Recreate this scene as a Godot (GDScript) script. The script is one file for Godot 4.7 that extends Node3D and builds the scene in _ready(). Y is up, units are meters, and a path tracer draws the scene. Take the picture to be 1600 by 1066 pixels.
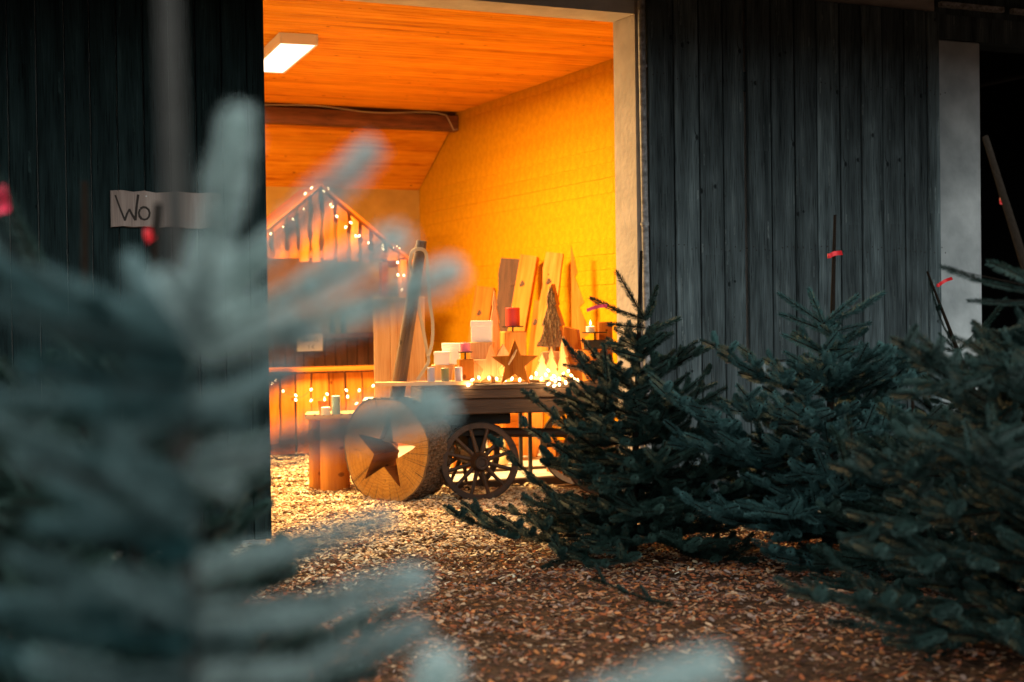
extends Node3D
# A lit barn bay with a Christmas stall, seen between cut spruce trees at dusk.

const TURN := 0.4311                       # the barn is turned 24.7 degrees to the lens
const EYE := Vector3(0, 1.2, 0)
var B := Transform3D(Basis(Vector3.UP, TURN), Vector3(-1.31, 0, -7.93))   # barn axes: x along the front, y up, z out of the bay
var lens := Basis.from_euler(Vector3(deg_to_rad(-0.85), 0, 0)) * Basis(Vector3(0, 0, 1), deg_to_rad(-0.8))
var rng := RandomNumberGenerator.new()
var M := {}
var taken := {}
var shoot: ArrayMesh
var dense_shoot: ArrayMesh
var gap_col := Color(0, 0, 0)

# ---------------------------------------------------------------- small helpers
func rf(a: float, b: float) -> float:
	return rng.randf_range(a, b)

func lin(r: float, g: float, b: float) -> Color:
	return Color(r, g, b).linear_to_srgb()

func at(px: float, py: float, depth: float) -> Vector3:      # a point of the place that lies that deep behind the lens
	var d: Vector3 = lens * Vector3((px - 800.0) / 2300.0, -(py - 533.0) / 2300.0, -1.0)
	return EYE + d * (depth / -d.z)

func numbered(n: String) -> String:
	if not taken.has(n):
		taken[n] = 0
		return n
	taken[n] += 1
	return "%s_%03d" % [n, taken[n]]

func tag(o: Node, label: String, category := "", group := "", kind := "") -> Node:
	if label != "": o.set_meta("label", label)
	if category != "": o.set_meta("category", category)
	if group != "": o.set_meta("group", group)
	if kind != "": o.set_meta("kind", kind)
	return o

func thing(called: String, label: String, category: String, xf: Transform3D, group := "") -> Node3D:
	var o := Node3D.new()
	o.name = numbered(called)
	add_child(o)
	o.transform = xf
	tag(o, label, category, group)
	return o

func spot(p: Vector3, turn := 0.0) -> Transform3D:            # a place in the barn's axes
	return B * Transform3D(Basis(Vector3.UP, turn), p)

func world(p: Vector3, turn := 0.0) -> Transform3D:
	return Transform3D(Basis(Vector3.UP, turn), p)

func mb() -> SurfaceTool:
	var st := SurfaceTool.new()
	st.begin(Mesh.PRIMITIVE_TRIANGLES)
	st.set_smooth_group(-1)
	return st

func made(st: SurfaceTool) -> ArrayMesh:
	st.generate_normals()
	return st.commit()

func put(called: String, mesh: Mesh, mat: Material, parent: Node = self, xf := Transform3D()) -> MeshInstance3D:
	var o := MeshInstance3D.new()
	o.name = numbered(called) if parent == self else called
	o.mesh = mesh
	if mat: o.material_override = mat
	parent.add_child(o, true)
	o.transform = xf
	return o

func obj(called: String, st: SurfaceTool, mat: Material, parent: Node = self, xf := Transform3D()) -> MeshInstance3D:
	return put(called, made(st), mat, parent, xf)

func tri(st: SurfaceTool, a: Vector3, b: Vector3, c: Vector3, out: Vector3, ua := Vector2(), ub := Vector2(), uc := Vector2()) -> void:
	if (c - a).cross(b - a).dot(out) < 0.0:
		var t := b; b = c; c = t
		var u := ub; ub = uc; uc = u
	st.set_uv(ua); st.add_vertex(a)
	st.set_uv(ub); st.add_vertex(b)
	st.set_uv(uc); st.add_vertex(c)

func quad(st: SurfaceTool, a: Vector3, b: Vector3, c: Vector3, d: Vector3, out: Vector3, ua := Vector2(), ub := Vector2(), uc := Vector2(), ud := Vector2()) -> void:
	tri(st, a, b, c, out, ua, ub, uc)
	tri(st, a, c, d, out, ua, uc, ud)

# a box whose edges are chamfered; v runs along the axis that is given (0 x, 1 y, 2 z), in metres
func box(st: SurfaceTool, size: Vector3, xf := Transform3D(), bev := 0.0, along := 1, uo := Vector2(-1, -1)) -> void:
	if uo.x < 0.0: uo = Vector2(rng.randf(), rng.randf()) * 4.0
	var h := size * 0.5
	bev = minf(bev, minf(h.x, minf(h.y, h.z)) * 0.6)
	for ax in 3:
		var b := (ax + 1) % 3
		var c := (ax + 2) % 3
		for s: float in [-1.0, 1.0]:
			var p: Array[Vector3] = []
			for k: Vector2 in [Vector2(-1, -1), Vector2(1, -1), Vector2(1, 1), Vector2(-1, 1)]:
				var v := Vector3()
				v[ax] = s * h[ax]
				v[b] = k.x * (h[b] - bev)
				v[c] = k.y * (h[c] - bev)
				p.append(v)
			var n := Vector3(); n[ax] = s
			_face(st, p, xf, n, along, ax, uo)
			if bev > 0.0 and s > 0.0:
				pass
	if bev <= 0.0: return
	for ax in 3:                                   # twelve chamfers
		var b := (ax + 1) % 3
		var c := (ax + 2) % 3
		for k: Vector2 in [Vector2(-1, -1), Vector2(1, -1), Vector2(1, 1), Vector2(-1, 1)]:
			var p: Array[Vector3] = []
			for e: Vector2 in [Vector2(-1, 0), Vector2(1, 0), Vector2(1, 1), Vector2(-1, 1)]:
				var v := Vector3()
				v[ax] = e.x * (h[ax] - bev)
				v[b] = k.x * (h[b] - (bev if e.y > 0 else 0.0))
				v[c] = k.y * (h[c] - (0.0 if e.y > 0 else bev))
				p.append(v)
			var n := Vector3(); n[b] = k.x; n[c] = k.y
			_face(st, p, xf, n, along, b, uo)
	for i in 8:
		var s := Vector3(1 if i & 1 else -1, 1 if i & 2 else -1, 1 if i & 4 else -1)
		var q: Array[Vector3] = []
		for ax in 3:
			var v := s * (h - Vector3.ONE * bev)
			v[ax] = s[ax] * h[ax]
			q.append(xf * v)
		tri(st, q[0], q[1], q[2], xf.basis * s, uo, uo, uo)

func _face(st: SurfaceTool, p: Array[Vector3], xf: Transform3D, n: Vector3, along: int, ax: int, uo: Vector2) -> void:
	var u: Array[Vector2] = []
	for v in p:
		var cross := 0.0
		for k in 3:
			if k != along and (k != ax or ax == along): cross += v[k]
		if ax == along:
			u.append(uo + Vector2(v[(along + 1) % 3], v[(along + 2) % 3] * 0.2))
		else:
			u.append(uo + Vector2(cross + ax * 0.13, v[along]))
	quad(st, xf * p[0], xf * p[1], xf * p[2], xf * p[3], xf.basis * n, u[0], u[1], u[2], u[3])

func frame_along(d: Vector3) -> Basis:          # y along d
	var y := d.normalized()
	var x := (Vector3.FORWARD if absf(y.y) > 0.9 else Vector3.UP).cross(y).normalized()
	return Basis(x, y, x.cross(y))

func tube(st: SurfaceTool, pts: Array, rad: Array, sides := 8, cap := true, bump := 0.0) -> void:
	var rings := []
	var x := Vector3()
	var run := 0.0
	var uo := rng.randf() * 5.0
	for i in pts.size():
		var d: Vector3 = (pts[mini(i + 1, pts.size() - 1)] - pts[maxi(i - 1, 0)]).normalized()
		if i == 0: x = frame_along(d).x
		x = (x - d * x.dot(d)).normalized()
		var z := x.cross(d)
		var ring := []
		if i > 0: run += (pts[i] - pts[i - 1]).length()
		for k in sides:
			var a := TAU * k / sides
			var r: float = rad[i] * (1.0 + bump * rf(-1, 1))
			ring.append(pts[i] + (x * cos(a) + z * sin(a)) * r)
		rings.append([ring, run, pts[i], d])
	st.set_smooth_group(1)
	for i in rings.size() - 1:
		for k in sides:
			var j := (k + 1) % sides
			var r0: Array = rings[i][0]
			var r1: Array = rings[i + 1][0]
			var mid: Vector3 = (rings[i][2] + rings[i + 1][2]) * 0.5
			var c: float = TAU * rad[i] / sides
			quad(st, r0[k], r0[j], r1[j], r1[k], (r0[k] + r0[j] + r1[j] + r1[k]) * 0.25 - mid,
				Vector2(uo + c * k, rings[i][1]), Vector2(uo + c * (k + 1), rings[i][1]), Vector2(uo + c * (k + 1), rings[i + 1][1]), Vector2(uo + c * k, rings[i + 1][1]))
	st.set_smooth_group(-1)
	if cap:
		for e: int in [0, rings.size() - 1]:
			var out: Vector3 = rings[e][3] * (-1.0 if e == 0 else 1.0)
			for k in sides:
				var r: Array = rings[e][0]
				tri(st, rings[e][2], r[k], r[(k + 1) % sides], out, Vector2(0.5, 0.5), Vector2(0.5 + 0.1 * cos(TAU * k / sides), 0.5 + 0.1 * sin(TAU * k / sides)), Vector2(0.5 + 0.1 * cos(TAU * (k + 1) / sides), 0.5 + 0.1 * sin(TAU * (k + 1) / sides)))

func lathe(st: SurfaceTool, prof: Array, segs := 20, xf := Transform3D(), wob := 0.0) -> void:    # prof: (radius, height), from the bottom up
	st.set_smooth_group(2)
	for i in prof.size() - 1:
		var a: Vector2 = prof[i]
		var b: Vector2 = prof[i + 1]
		for k in segs:
			var t0 := TAU * k / segs
			var t1 := TAU * (k + 1) / segs
			var w0 := 1.0 + wob * sin(t0 * 3.0 + 1.0) + wob * 0.6 * sin(t0 * 7.0)
			var w1 := 1.0 + wob * sin(t1 * 3.0 + 1.0) + wob * 0.6 * sin(t1 * 7.0)
			var p := [Vector3(cos(t0) * a.x * w0, a.y, sin(t0) * a.x * w0), Vector3(cos(t1) * a.x * w1, a.y, sin(t1) * a.x * w1), Vector3(cos(t1) * b.x * w1, b.y, sin(t1) * b.x * w1), Vector3(cos(t0) * b.x * w0, b.y, sin(t0) * b.x * w0)]
			var tm := (t0 + t1) * 0.5
			var out := Vector3(cos(tm) * (b.y - a.y), a.x - b.x, sin(tm) * (b.y - a.y))
			if absf(b.y - a.y) < 1e-5: st.set_smooth_group(-1)
			else: st.set_smooth_group(2 + i if absf(b.y - a.y) > absf(b.x - a.x) * 8.0 else 2)
			var u := [Vector2(t0 * 0.05, a.y), Vector2(t1 * 0.05, a.y), Vector2(t1 * 0.05, b.y), Vector2(t0 * 0.05, b.y)]
			if a.x > 1e-5 and b.x > 1e-5:
				quad(st, xf * p[0], xf * p[1], xf * p[2], xf * p[3], xf.basis * out, u[0], u[1], u[2], u[3])
			elif a.x > 1e-5:
				tri(st, xf * p[0], xf * p[1], xf * p[2], xf.basis * out, u[0], u[1], u[2])
			else:
				tri(st, xf * p[0], xf * p[2], xf * p[3], xf.basis * out, u[0], u[2], u[3])
	st.set_smooth_group(-1)

func prism(st: SurfaceTool, poly: PackedVector2Array, depth: float, xf := Transform3D(), bev := 0.0) -> void:   # outline in x, y; from z = -depth to 0
	var idx := Geometry2D.triangulate_polygon(poly)
	var inner := poly
	if bev > 0.0:
		var got := Geometry2D.offset_polygon(poly, -bev, Geometry2D.JOIN_MITER)
		if got.size() == 1 and got[0].size() == poly.size():
			inner = got[0]
			if Geometry2D.is_polygon_clockwise(inner) != Geometry2D.is_polygon_clockwise(poly): inner.reverse()
			var best := 0
			for i in inner.size():
				if inner[i].distance_to(poly[0]) < inner[best].distance_to(poly[0]): best = i
			var r := PackedVector2Array()
			for i in inner.size(): r.append(inner[(best + i) % inner.size()])
			inner = r
			idx = Geometry2D.triangulate_polygon(inner)
		else:
			bev = 0.0
	var uo := Vector2(rng.randf(), rng.randf()) * 3.0
	for f: float in [0.0, -depth]:
		for i in range(0, idx.size(), 3):
			var p: Array[Vector3] = []
			var u: Array[Vector2] = []
			for k in 3:
				var q := inner[idx[i + k]]
				p.append(xf * Vector3(q.x, q.y, f)); u.append(uo + q)
			tri(st, p[0], p[1], p[2], xf.basis * Vector3(0, 0, 1.0 if f == 0.0 else -1.0), u[0], u[1], u[2])
	var sgn := -1.0 if Geometry2D.is_polygon_clockwise(poly) else 1.0
	for i in poly.size():
		var a := poly[i]
		var b := poly[(i + 1) % poly.size()]
		var n := Vector3((b - a).y, -(b - a).x, 0) * sgn
		var l := (b - a).length()
		quad(st, xf * Vector3(a.x, a.y, -bev), xf * Vector3(b.x, b.y, -bev), xf * Vector3(b.x, b.y, bev - depth), xf * Vector3(a.x, a.y, bev - depth), xf.basis * n, uo, uo + Vector2(0, l), uo + Vector2(depth, l), uo + Vector2(depth, 0))
		if bev > 0.0:
			var ia := inner[i]
			var ib := inner[(i + 1) % poly.size()]
			for f: float in [0.0, -depth]:
				var e: float = -bev if f == 0.0 else bev - depth
				quad(st, xf * Vector3(ia.x, ia.y, f), xf * Vector3(ib.x, ib.y, f), xf * Vector3(b.x, b.y, e), xf * Vector3(a.x, a.y, e), xf.basis * (n.normalized() + Vector3(0, 0, 1.0 if f == 0.0 else -1.0)), uo, uo + Vector2(0, l), uo + Vector2(0.01, l), uo + Vector2(0.01, 0))

func off(p: Vector3, b := Basis()) -> Transform3D:
	return Transform3D(b, p)

func star(r: float, inner: float, tip: float) -> PackedVector2Array:
	var p := PackedVector2Array()
	for i in 10:
		var a := tip + TAU * i / 10.0
		p.append(Vector2(cos(a), sin(a)) * (r if i % 2 == 0 else inner))
	return p

# ---------------------------------------------------------------- surfaces
func noise(seed_: int, freq: float, oct := 3, kind := FastNoiseLite.TYPE_SIMPLEX_SMOOTH) -> FastNoiseLite:
	var n := FastNoiseLite.new()
	n.seed = seed_; n.frequency = freq; n.noise_type = kind
	n.fractal_type = FastNoiseLite.FRACTAL_FBM; n.fractal_octaves = oct
	return n

func stretched(seed_: int, freq: float, w: int, h: int, to_w: int, to_h: int, oct := 3) -> Image:
	var im := noise(seed_, freq, oct).get_seamless_image(w, h)
	im.convert(Image.FORMAT_L8)
	im.resize(to_w, to_h, Image.INTERPOLATE_CUBIC)
	return im

# grain along v: [colour picture, height picture]
func wood(seed_: int, stops: Array, knots: int, flecks: int, crack := 0.0) -> Array:
	var w := 256
	var h := 512
	var broad := stretched(seed_, 0.02, w, 40, w, h)
	var fine := stretched(seed_ + 1, 0.22, w, 36, w, h, 3)
	var slow := stretched(seed_ + 2, 0.03, 64, 128, w, h)
	var g := RandomNumberGenerator.new()
	g.seed = seed_ * 77 + 5
	var ks := []
	for i in knots: ks.append([g.randf() * w, g.randf() * h, g.randf_range(2.5, 5.0)])
	var im := Image.create(w, h, false, Image.FORMAT_RGB8)
	var hi := Image.create(w, h, false, Image.FORMAT_L8)
	var grad := Gradient.new()
	grad.offsets = PackedFloat32Array([0.0, 0.35, 0.65, 1.0])
	grad.colors = PackedColorArray([stops[0], stops[1], stops[2], stops[3]])
	for y in h:
		for x in w:
			var dark := 0.0
			var sx := x
			for k in ks:
				var dx: float = x - k[0]
				var dy: float = (y - k[1]) * 1.5
				if absf(dx) > 34.0 or absf(dy) > 48.0: continue
				var d: float = sqrt(dx * dx + dy * dy) / k[2]
				if d < 1.0: dark = maxf(dark, 0.55 + 0.35 * (1.0 - d))
				elif d < 1.3: dark = maxf(dark, 0.75)
				else: sx = int(x + 9.0 * signf(dx) * exp(-(d - 1.0) * 0.9))
			sx = posmod(sx, w)
			var f := fine.get_pixel(sx, y).r
			var v := broad.get_pixel(sx, y).r * 0.45 + f * 0.35 + slow.get_pixel(x, y).r * 0.3 - 0.05
			v = clampf((v - 0.5) * 1.15 + 0.5, 0.0, 1.0)
			var c: Color = grad.sample(v)
			c = c.lerp(stops[0] * 0.7, dark)
			if crack > 0.0 and f < crack: c = c * (0.35 + 0.65 * f / crack)
			im.set_pixel(x, y, c)
			hi.set_pixel(x, y, Color.WHITE * clampf(0.2 + 0.5 * f + 0.3 * v - 0.4 * dark, 0.0, 1.0))
	for i in flecks:
		var x := g.randi() % w
		var y := g.randi() % h
		var l := g.randi_range(2, 26)
		var c := Color(0.55, 0.56, 0.54) * g.randf_range(0.35, 0.9)
		for k in l:
			if g.randf() < 0.75:
				im.set_pixel(posmod(x + (g.randi() % 2), w), posmod(y + k, h), c)
	for i in (flecks / 8):                            # worn pale patches
		var x0 := g.randi() % w
		var y0 := g.randi() % h
		var pw := g.randi_range(2, 6)
		var pl := g.randi_range(6, 34)
		var tone := lin(0.3, 0.3, 0.29) * g.randf_range(0.5, 1.0)
		for y in pl:
			for x in pw:
				if fine.get_pixel(posmod(x0 + x * 3, w), posmod(y0 + y * 5, h)).r > 0.42:
					im.set_pixel(posmod(x0 + x, w), posmod(y0 + y, h), im.get_pixel(posmod(x0 + x, w), posmod(y0 + y, h)).lerp(tone, 0.75))
	return [ImageTexture.create_from_image(im), ImageTexture.create_from_image(hi)]

func mottled(seed_: int, a: Color, b: Color, freq := 0.02, size := 256, oct := 5) -> ImageTexture:
	var n := noise(seed_, freq, oct).get_seamless_image(size, size)
	n.convert(Image.FORMAT_RGB8)
	for y in size:
		for x in size: n.set_pixel(x, y, a.lerp(b, n.get_pixel(x, y).r))
	return ImageTexture.create_from_image(n)

func bumps(seed_: int, freq := 0.05, size := 256, oct := 4) -> ImageTexture:
	var n := noise(seed_, freq, oct).get_seamless_image(size, size)
	n.convert(Image.FORMAT_L8)
	return ImageTexture.create_from_image(n)

func mat(called: String, col: Color, rough := 0.8, tex: Texture2D = null, hgt: Texture2D = null, hs := 0.0, scale := Vector3(2, 0.5, 1), tri_ := false) -> StandardMaterial3D:
	var m := StandardMaterial3D.new()
	m.resource_name = called
	m.albedo_color = col
	m.roughness = rough
	m.albedo_texture = tex
	m.uv1_scale = scale
	m.uv1_triplanar = tri_
	if hgt and hs > 0.0:
		m.heightmap_enabled = true
		m.heightmap_texture = hgt
		m.heightmap_scale = hs
	M[called] = m
	return m

func glow(called: String, col: Color, e: float) -> StandardMaterial3D:
	var m := mat(called, Color(0.8, 0.8, 0.75), 0.4)
	m.emission_enabled = true
	m.emission = col
	m.emission_energy_multiplier = e
	return m

func surfaces() -> void:
	var grey := wood(11, [lin(0.016, 0.018, 0.018), lin(0.066, 0.071, 0.073), lin(0.112, 0.12, 0.123), lin(0.24, 0.25, 0.25)], 5, 150, 0.26)
	var pine := wood(23, [lin(0.36, 0.13, 0.035), lin(0.62, 0.33, 0.12), lin(0.72, 0.43, 0.19), lin(0.80, 0.53, 0.27)], 5, 0, 0.0)
	var old := wood(37, [lin(0.03, 0.016, 0.010), lin(0.075, 0.042, 0.025), lin(0.12, 0.07, 0.042), lin(0.2, 0.13, 0.085)], 4, 14, 0.25)
	var bk := stretched(51, 0.06, 256, 70, 256, 256, 5)
	var bark_h := ImageTexture.create_from_image(bk)
	for i in 4:
		var t2 := mat("stained_board" + "abcd"[i], lin(0.15, 0.27, 0.27), 0.7, grey[0], grey[1], 0.3)  # tint darkened to carry the shade of the near trees
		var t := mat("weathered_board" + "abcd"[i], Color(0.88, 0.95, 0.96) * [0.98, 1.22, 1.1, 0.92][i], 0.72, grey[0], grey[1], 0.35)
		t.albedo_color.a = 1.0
		mat("ceiling_pine" + "abcd"[i], [lin(1.08, 0.75, 0.09), lin(0.98, 0.66, 0.07), lin(1.14, 0.8, 0.10), lin(1.03, 0.7, 0.08)][i], 0.5, pine[0], pine[1], 0.1)
		mat("hut_pine" + "abcd"[i], [lin(0.8, 0.46, 0.14), lin(0.68, 0.37, 0.10), lin(0.9, 0.58, 0.24), lin(0.55, 0.3, 0.09)][i], 0.62, pine[0], pine[1], 0.25)
		mat("plank" + "abcd"[i], [lin(0.72, 0.44, 0.17), lin(0.58, 0.32, 0.10), lin(0.82, 0.56, 0.28), lin(0.46, 0.25, 0.09)][i], 0.6, pine[0], pine[1], 0.15)
	mat("pale_wood", lin(0.95, 0.95, 0.95), 0.6, pine[0], pine[1], 0.1)
	M.pale_wood.albedo_color = Color(1, 1, 1)
	mat("cream_wood", lin(0.85, 0.72, 0.52), 0.6)
	M.cream_wood.heightmap_enabled = true; M.cream_wood.heightmap_texture = pine[1]; M.cream_wood.heightmap_scale = 0.1
	mat("wagon_wood", lin(0.5, 0.41, 0.35), 0.65, old[0], old[1], 0.3)
	mat("dark_beam", lin(1.5, 0.9, 0.6), 0.65, old[0], old[1], 0.3)
	mat("dark_board", lin(0.9, 0.55, 0.4), 0.7, old[0], old[1], 0.3)
	mat("grey_wood", Color(1, 1, 1), 0.65, old[0], old[1], 0.3)
	M.grey_wood.albedo_color = lin(2.6, 2.7, 2.8).clamp()
	mat("wheel_wood", lin(0.4, 0.31, 0.26), 0.6, old[0], old[1], 0.2)
	mat("rim_light", lin(0.78, 0.68, 0.5), 0.5, mottled(61, Color(0.75, 0.7, 0.62), Color(1, 1, 1)))
	mat("iron", lin(0.05, 0.045, 0.042), 0.45, mottled(62, Color(0.6, 0.5, 0.42), Color(1, 1, 1), 0.04))
	M.iron.metallic = 0.75
	mat("black_steel", lin(0.015, 0.015, 0.016), 0.5)
	mat("bark", lin(1, 1, 1), 0.9, mottled(71, lin(0.045, 0.028, 0.018), lin(0.26, 0.17, 0.11), 0.05), bark_h, 2.0, Vector3(3, 3, 3))
	M.bark.albedo_color = Color(1, 1, 1)
	mat("brown_bark", Color(1, 1, 1), 0.9, mottled(74, lin(0.13, 0.07, 0.03), lin(0.42, 0.26, 0.12), 0.05), bark_h, 2.0, Vector3(3, 3, 3))
	mat("twig", lin(0.026, 0.019, 0.014), 0.9, mottled(72, Color(0.6, 0.55, 0.5), Color(1.0, 1.0, 1.0), 0.06), bark_h, 0.4, Vector3(8, 8, 8))
	mat("log_face", lin(0.8, 0.5, 0.13), 0.7, pine[0], pine[1], 0.2)
	mat("cut_wood", lin(0.42, 0.24, 0.07), 0.75, pine[0], pine[1], 0.4)
	var rings := Image.create(320, 320, false, Image.FORMAT_RGB8)
	var rh := Image.create(320, 320, false, Image.FORMAT_L8)
	var rn := noise(77, 0.012, 4)
	for y in 320:
		for x in 320:
			var d := Vector2(x - 160, y - 160)
			var a := d.angle()
			var rr := d.length() + rn.get_noise_2d(x, y) * 14.0
			var ring := 0.5 + 0.5 * sin(rr * 0.62 + rn.get_noise_2d(x * 2.0, y * 2.0) * 2.0)
			var ray := rn.get_noise_2d(cos(a) * 900.0, sin(a) * 900.0 + rr * 0.05)
			var split := clampf((absf(ray) - 0.012) * 40.0, 0.0, 1.0) if d.length() > 60.0 else 1.0
			var c := lin(0.25, 0.10, 0.010).lerp(lin(0.50, 0.235, 0.03), clampf(0.45 + 0.25 * ring + 0.5 * rn.get_noise_2d(x * 0.7 + 400.0, y * 0.7), 0.0, 1.0))
			if d.length() > 128.0: c = c.lerp(lin(0.4, 0.22, 0.07), 0.5)
			rings.set_pixel(x, y, c * (0.4 + 0.6 * split))
			rh.set_pixel(x, y, Color.WHITE * (0.35 * split + 0.2 * ring + 0.4 * (0.5 + 0.5 * rn.get_noise_2d(x * 4.0, y * 4.0))))
	mat("log_rings", Color(1, 1, 1), 0.75, ImageTexture.create_from_image(rings), ImageTexture.create_from_image(rh), 0.6, Vector3(1.25, 1.25, 1))
	M.log_rings.uv1_offset = Vector3(0.5, 0.5 - 1.25 * 0.338, 0)
	mat("grey_twig", lin(0.062, 0.058, 0.052), 0.9, mottled(73, Color(0.6, 0.58, 0.55), Color(1.0, 1.0, 1.0), 0.06), bark_h, 0.4, Vector3(8, 8, 8))
	mat("needle", Color(1, 1, 1), 0.55)
	M.needle.vertex_color_use_as_albedo = true
	M.needle.backlight_enabled = true
	M.needle.backlight = Color(0.12, 0.12, 0.12)
	M.needle.metallic_specular = 0.3
	mat("plaster", Color(1, 1, 1), 0.9, mottled(81, lin(0.55, 0.54, 0.51), lin(0.72, 0.71, 0.68), 0.015), bumps(82, 0.08), 0.3, Vector3(0.9, 0.9, 0.9), true)
	mat("jamb_plaster", Color(1, 1, 1), 0.9, mottled(81, lin(0.36, 0.31, 0.27), lin(0.50, 0.43, 0.38), 0.015, 256, 6), bumps(82, 0.08), 0.3, Vector3(0.9, 0.9, 0.9), true)
	mat("pillar_plaster", Color(1, 1, 1), 0.9, mottled(83, lin(0.30, 0.325, 0.33), lin(0.64, 0.67, 0.67), 0.012, 256, 6), bumps(84, 0.06), 0.4, Vector3(0.7, 0.7, 0.7), true)
	var paint := mottled(85, lin(0.47, 0.20, 0.004), lin(0.60, 0.265, 0.006), 0.02)
	for i in 3:
		mat("brick_paint" + "abc"[i], [Color(1, 1, 1), Color(0.985, 0.98, 0.97), Color(0.99, 0.992, 1.0)][i], 0.55, paint, bumps(86, 0.07), 0.5, Vector3(2.3, 2.3, 2.3), true)
	mat("rear_plaster", Color(1, 1, 1), 0.9, mottled(87, lin(0.32, 0.17, 0.03), lin(0.42, 0.23, 0.045), 0.02), bumps(88, 0.05), 0.3, Vector3(0.8, 0.8, 0.8), true)
	mat("soil", Color(1, 1, 1), 0.95, mottled(91, lin(0.03, 0.016, 0.01), lin(0.12, 0.062, 0.036), 0.06), bumps(92, 0.08), 3.0, Vector3(0.9, 0.9, 0.9), true)
	mat("concrete", Color(1, 1, 1), 0.85, mottled(93, lin(0.42, 0.39, 0.34), lin(0.6, 0.56, 0.5), 0.02), bumps(94, 0.1), 0.3, Vector3(1, 1, 1), true)
	mat("chip", Color(1, 1, 1), 0.85)
	M.chip.vertex_color_use_as_albedo = true
	mat("pipe_zinc", lin(0.5, 0.49, 0.48), 0.55, mottled(95, Color(0.45, 0.43, 0.42), Color(1, 1, 1), 0.03, 256, 6), null, 0.0, Vector3(3, 3, 3), true)
	mat("white_enamel", lin(0.7, 0.7, 0.68), 0.4)
	mat("paper", lin(0.78, 0.75, 0.68), 0.85)
	mat("white_card", lin(0.85, 0.84, 0.8), 0.7)
	mat("ink", lin(0.03, 0.02, 0.015), 0.8)
	mat("sign_wood", lin(0.85, 0.8, 0.78), 0.8, wood(44, [lin(0.24, 0.18, 0.15), lin(0.38, 0.30, 0.26), lin(0.48, 0.4, 0.35), lin(0.56, 0.48, 0.43)], 2, 0)[0], grey[1], 0.2)
	mat("red_wax", lin(0.55, 0.03, 0.015), 0.45)
	mat("pink_wax", lin(0.75, 0.16, 0.26), 0.45)
	mat("lilac_wax", lin(0.42, 0.4, 0.5), 0.45)
	mat("mauve_wax", lin(0.44, 0.36, 0.42), 0.45)
	mat("olive_wax", lin(0.2, 0.2, 0.09), 0.45)
	mat("blue_wax", lin(0.3, 0.45, 0.5), 0.45)
	mat("white_wax", lin(0.8, 0.76, 0.66), 0.45)
	mat("orange_glass", lin(0.7, 0.18, 0.02), 0.3)
	for k in ["red_wax", "pink_wax", "lilac_wax", "mauve_wax", "olive_wax", "blue_wax", "white_wax"]:
		M[k].subsurf_scatter_enabled = true
		M[k].subsurf_scatter_strength = 0.25
	mat("red_ribbon", lin(0.75, 0.012, 0.02), 0.45)
	mat("pink_ribbon", lin(0.8, 0.03, 0.08), 0.45)
	mat("red_paint", lin(0.6, 0.01, 0.012), 0.4)
	mat("strap", lin(0.5, 0.4, 0.26), 0.85)
	mat("gold", lin(0.7, 0.55, 0.28), 0.5)
	mat("wicker", lin(0.45, 0.26, 0.1), 0.8)
	mat("wire_green", lin(0.02, 0.03, 0.015), 0.6)
	mat("wire_white", lin(0.35, 0.3, 0.25), 0.6)
	mat("roof_dark", lin(0.02, 0.02, 0.02), 0.9)
	for k: String in M:
		if k.begins_with("weathered") or k.begins_with("brick") or k.begins_with("ceiling") or k.begins_with("hut") or k.begins_with("plank") or k.begins_with("stained") or k in ["twig", "bark", "chip", "soil", "roof_dark"]:
			M[k].metallic_specular = 0.15
	glow("lamp_face", lin(1.0, 0.86, 0.66), 3.2)
	glow("bulb_glow", lin(1.0, 0.72, 0.36), 9.0)
	glow("flame_glow", lin(1.0, 0.72, 0.3), 6.0)

# ---------------------------------------------------------------- spruce trees
func make_shoot(count: int, wide: float) -> ArrayMesh:            # one year's growth, 15 cm long: a twig set round with needles
	var n := SurfaceTool.new()
	n.begin(Mesh.PRIMITIVE_TRIANGLES)
	var L := 0.15
	for i in count:
		var t := (i + rng.randf()) / count
		var a := i * 2.39996 + rf(-0.3, 0.3)
		var up := 0.5 + 0.5 * cos(a)
		var fwd := deg_to_rad(lerpf(64.0, 50.0, up) - 26.0 * pow(t, 5.0) + rf(-9, 9))
		var len_ := rf(0.017, 0.0235) * (1.0 - 0.25 * pow(t, 6.0))
		var radial := Vector3(sin(a), 0, cos(a))
		var d := (radial * sin(fwd) + Vector3.UP * cos(fwd)).normalized()
		var base := Vector3.UP * (t * L) + radial * 0.0018
		var side := d.cross(radial).normalized().rotated(d, rf(-0.8, 0.8)) * wide
		var tip := base + d * len_ + Vector3.UP * 0.002
		var mid := base + d * len_ * 0.45
		var nn := side.cross(d).normalized()
		for q: Array in [[base, mid + side, tip], [base, tip, mid - side]]:
			var f: Vector3 = (q[2] - q[0]).cross(q[1] - q[0]).normalized()
			for v: Vector3 in q:
				n.set_normal(f)
				n.set_color(Color(1, 1, 1) if i % 5 else Color(1.25, 1.25, 1.2))
				n.add_vertex(v)
	n.set_material(M.needle)
	var got := n.commit()
	var s := mb()
	tube(s, [Vector3.ZERO, Vector3.UP * L * 0.5, Vector3.UP * L], [0.0026, 0.0021, 0.0016], 5)
	lathe(s, [Vector2(0.0018, L), Vector2(0.003, L + 0.003), Vector2(0.002, L + 0.007), Vector2(0, L + 0.01)], 5)
	s.generate_normals()
	s.set_material(M.twig)
	return s.commit(got)

var spray: Array = []                 # transforms and tints of the shoots of the tree at hand
var tints: Array = []
var tip_brightness := 1.0  # near tree lowers it, so self-shade sits in the needle tint
var tint_of: Array = [Color(0.03, 0.07, 0.05), Color(0.06, 0.1, 0.08)]

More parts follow.
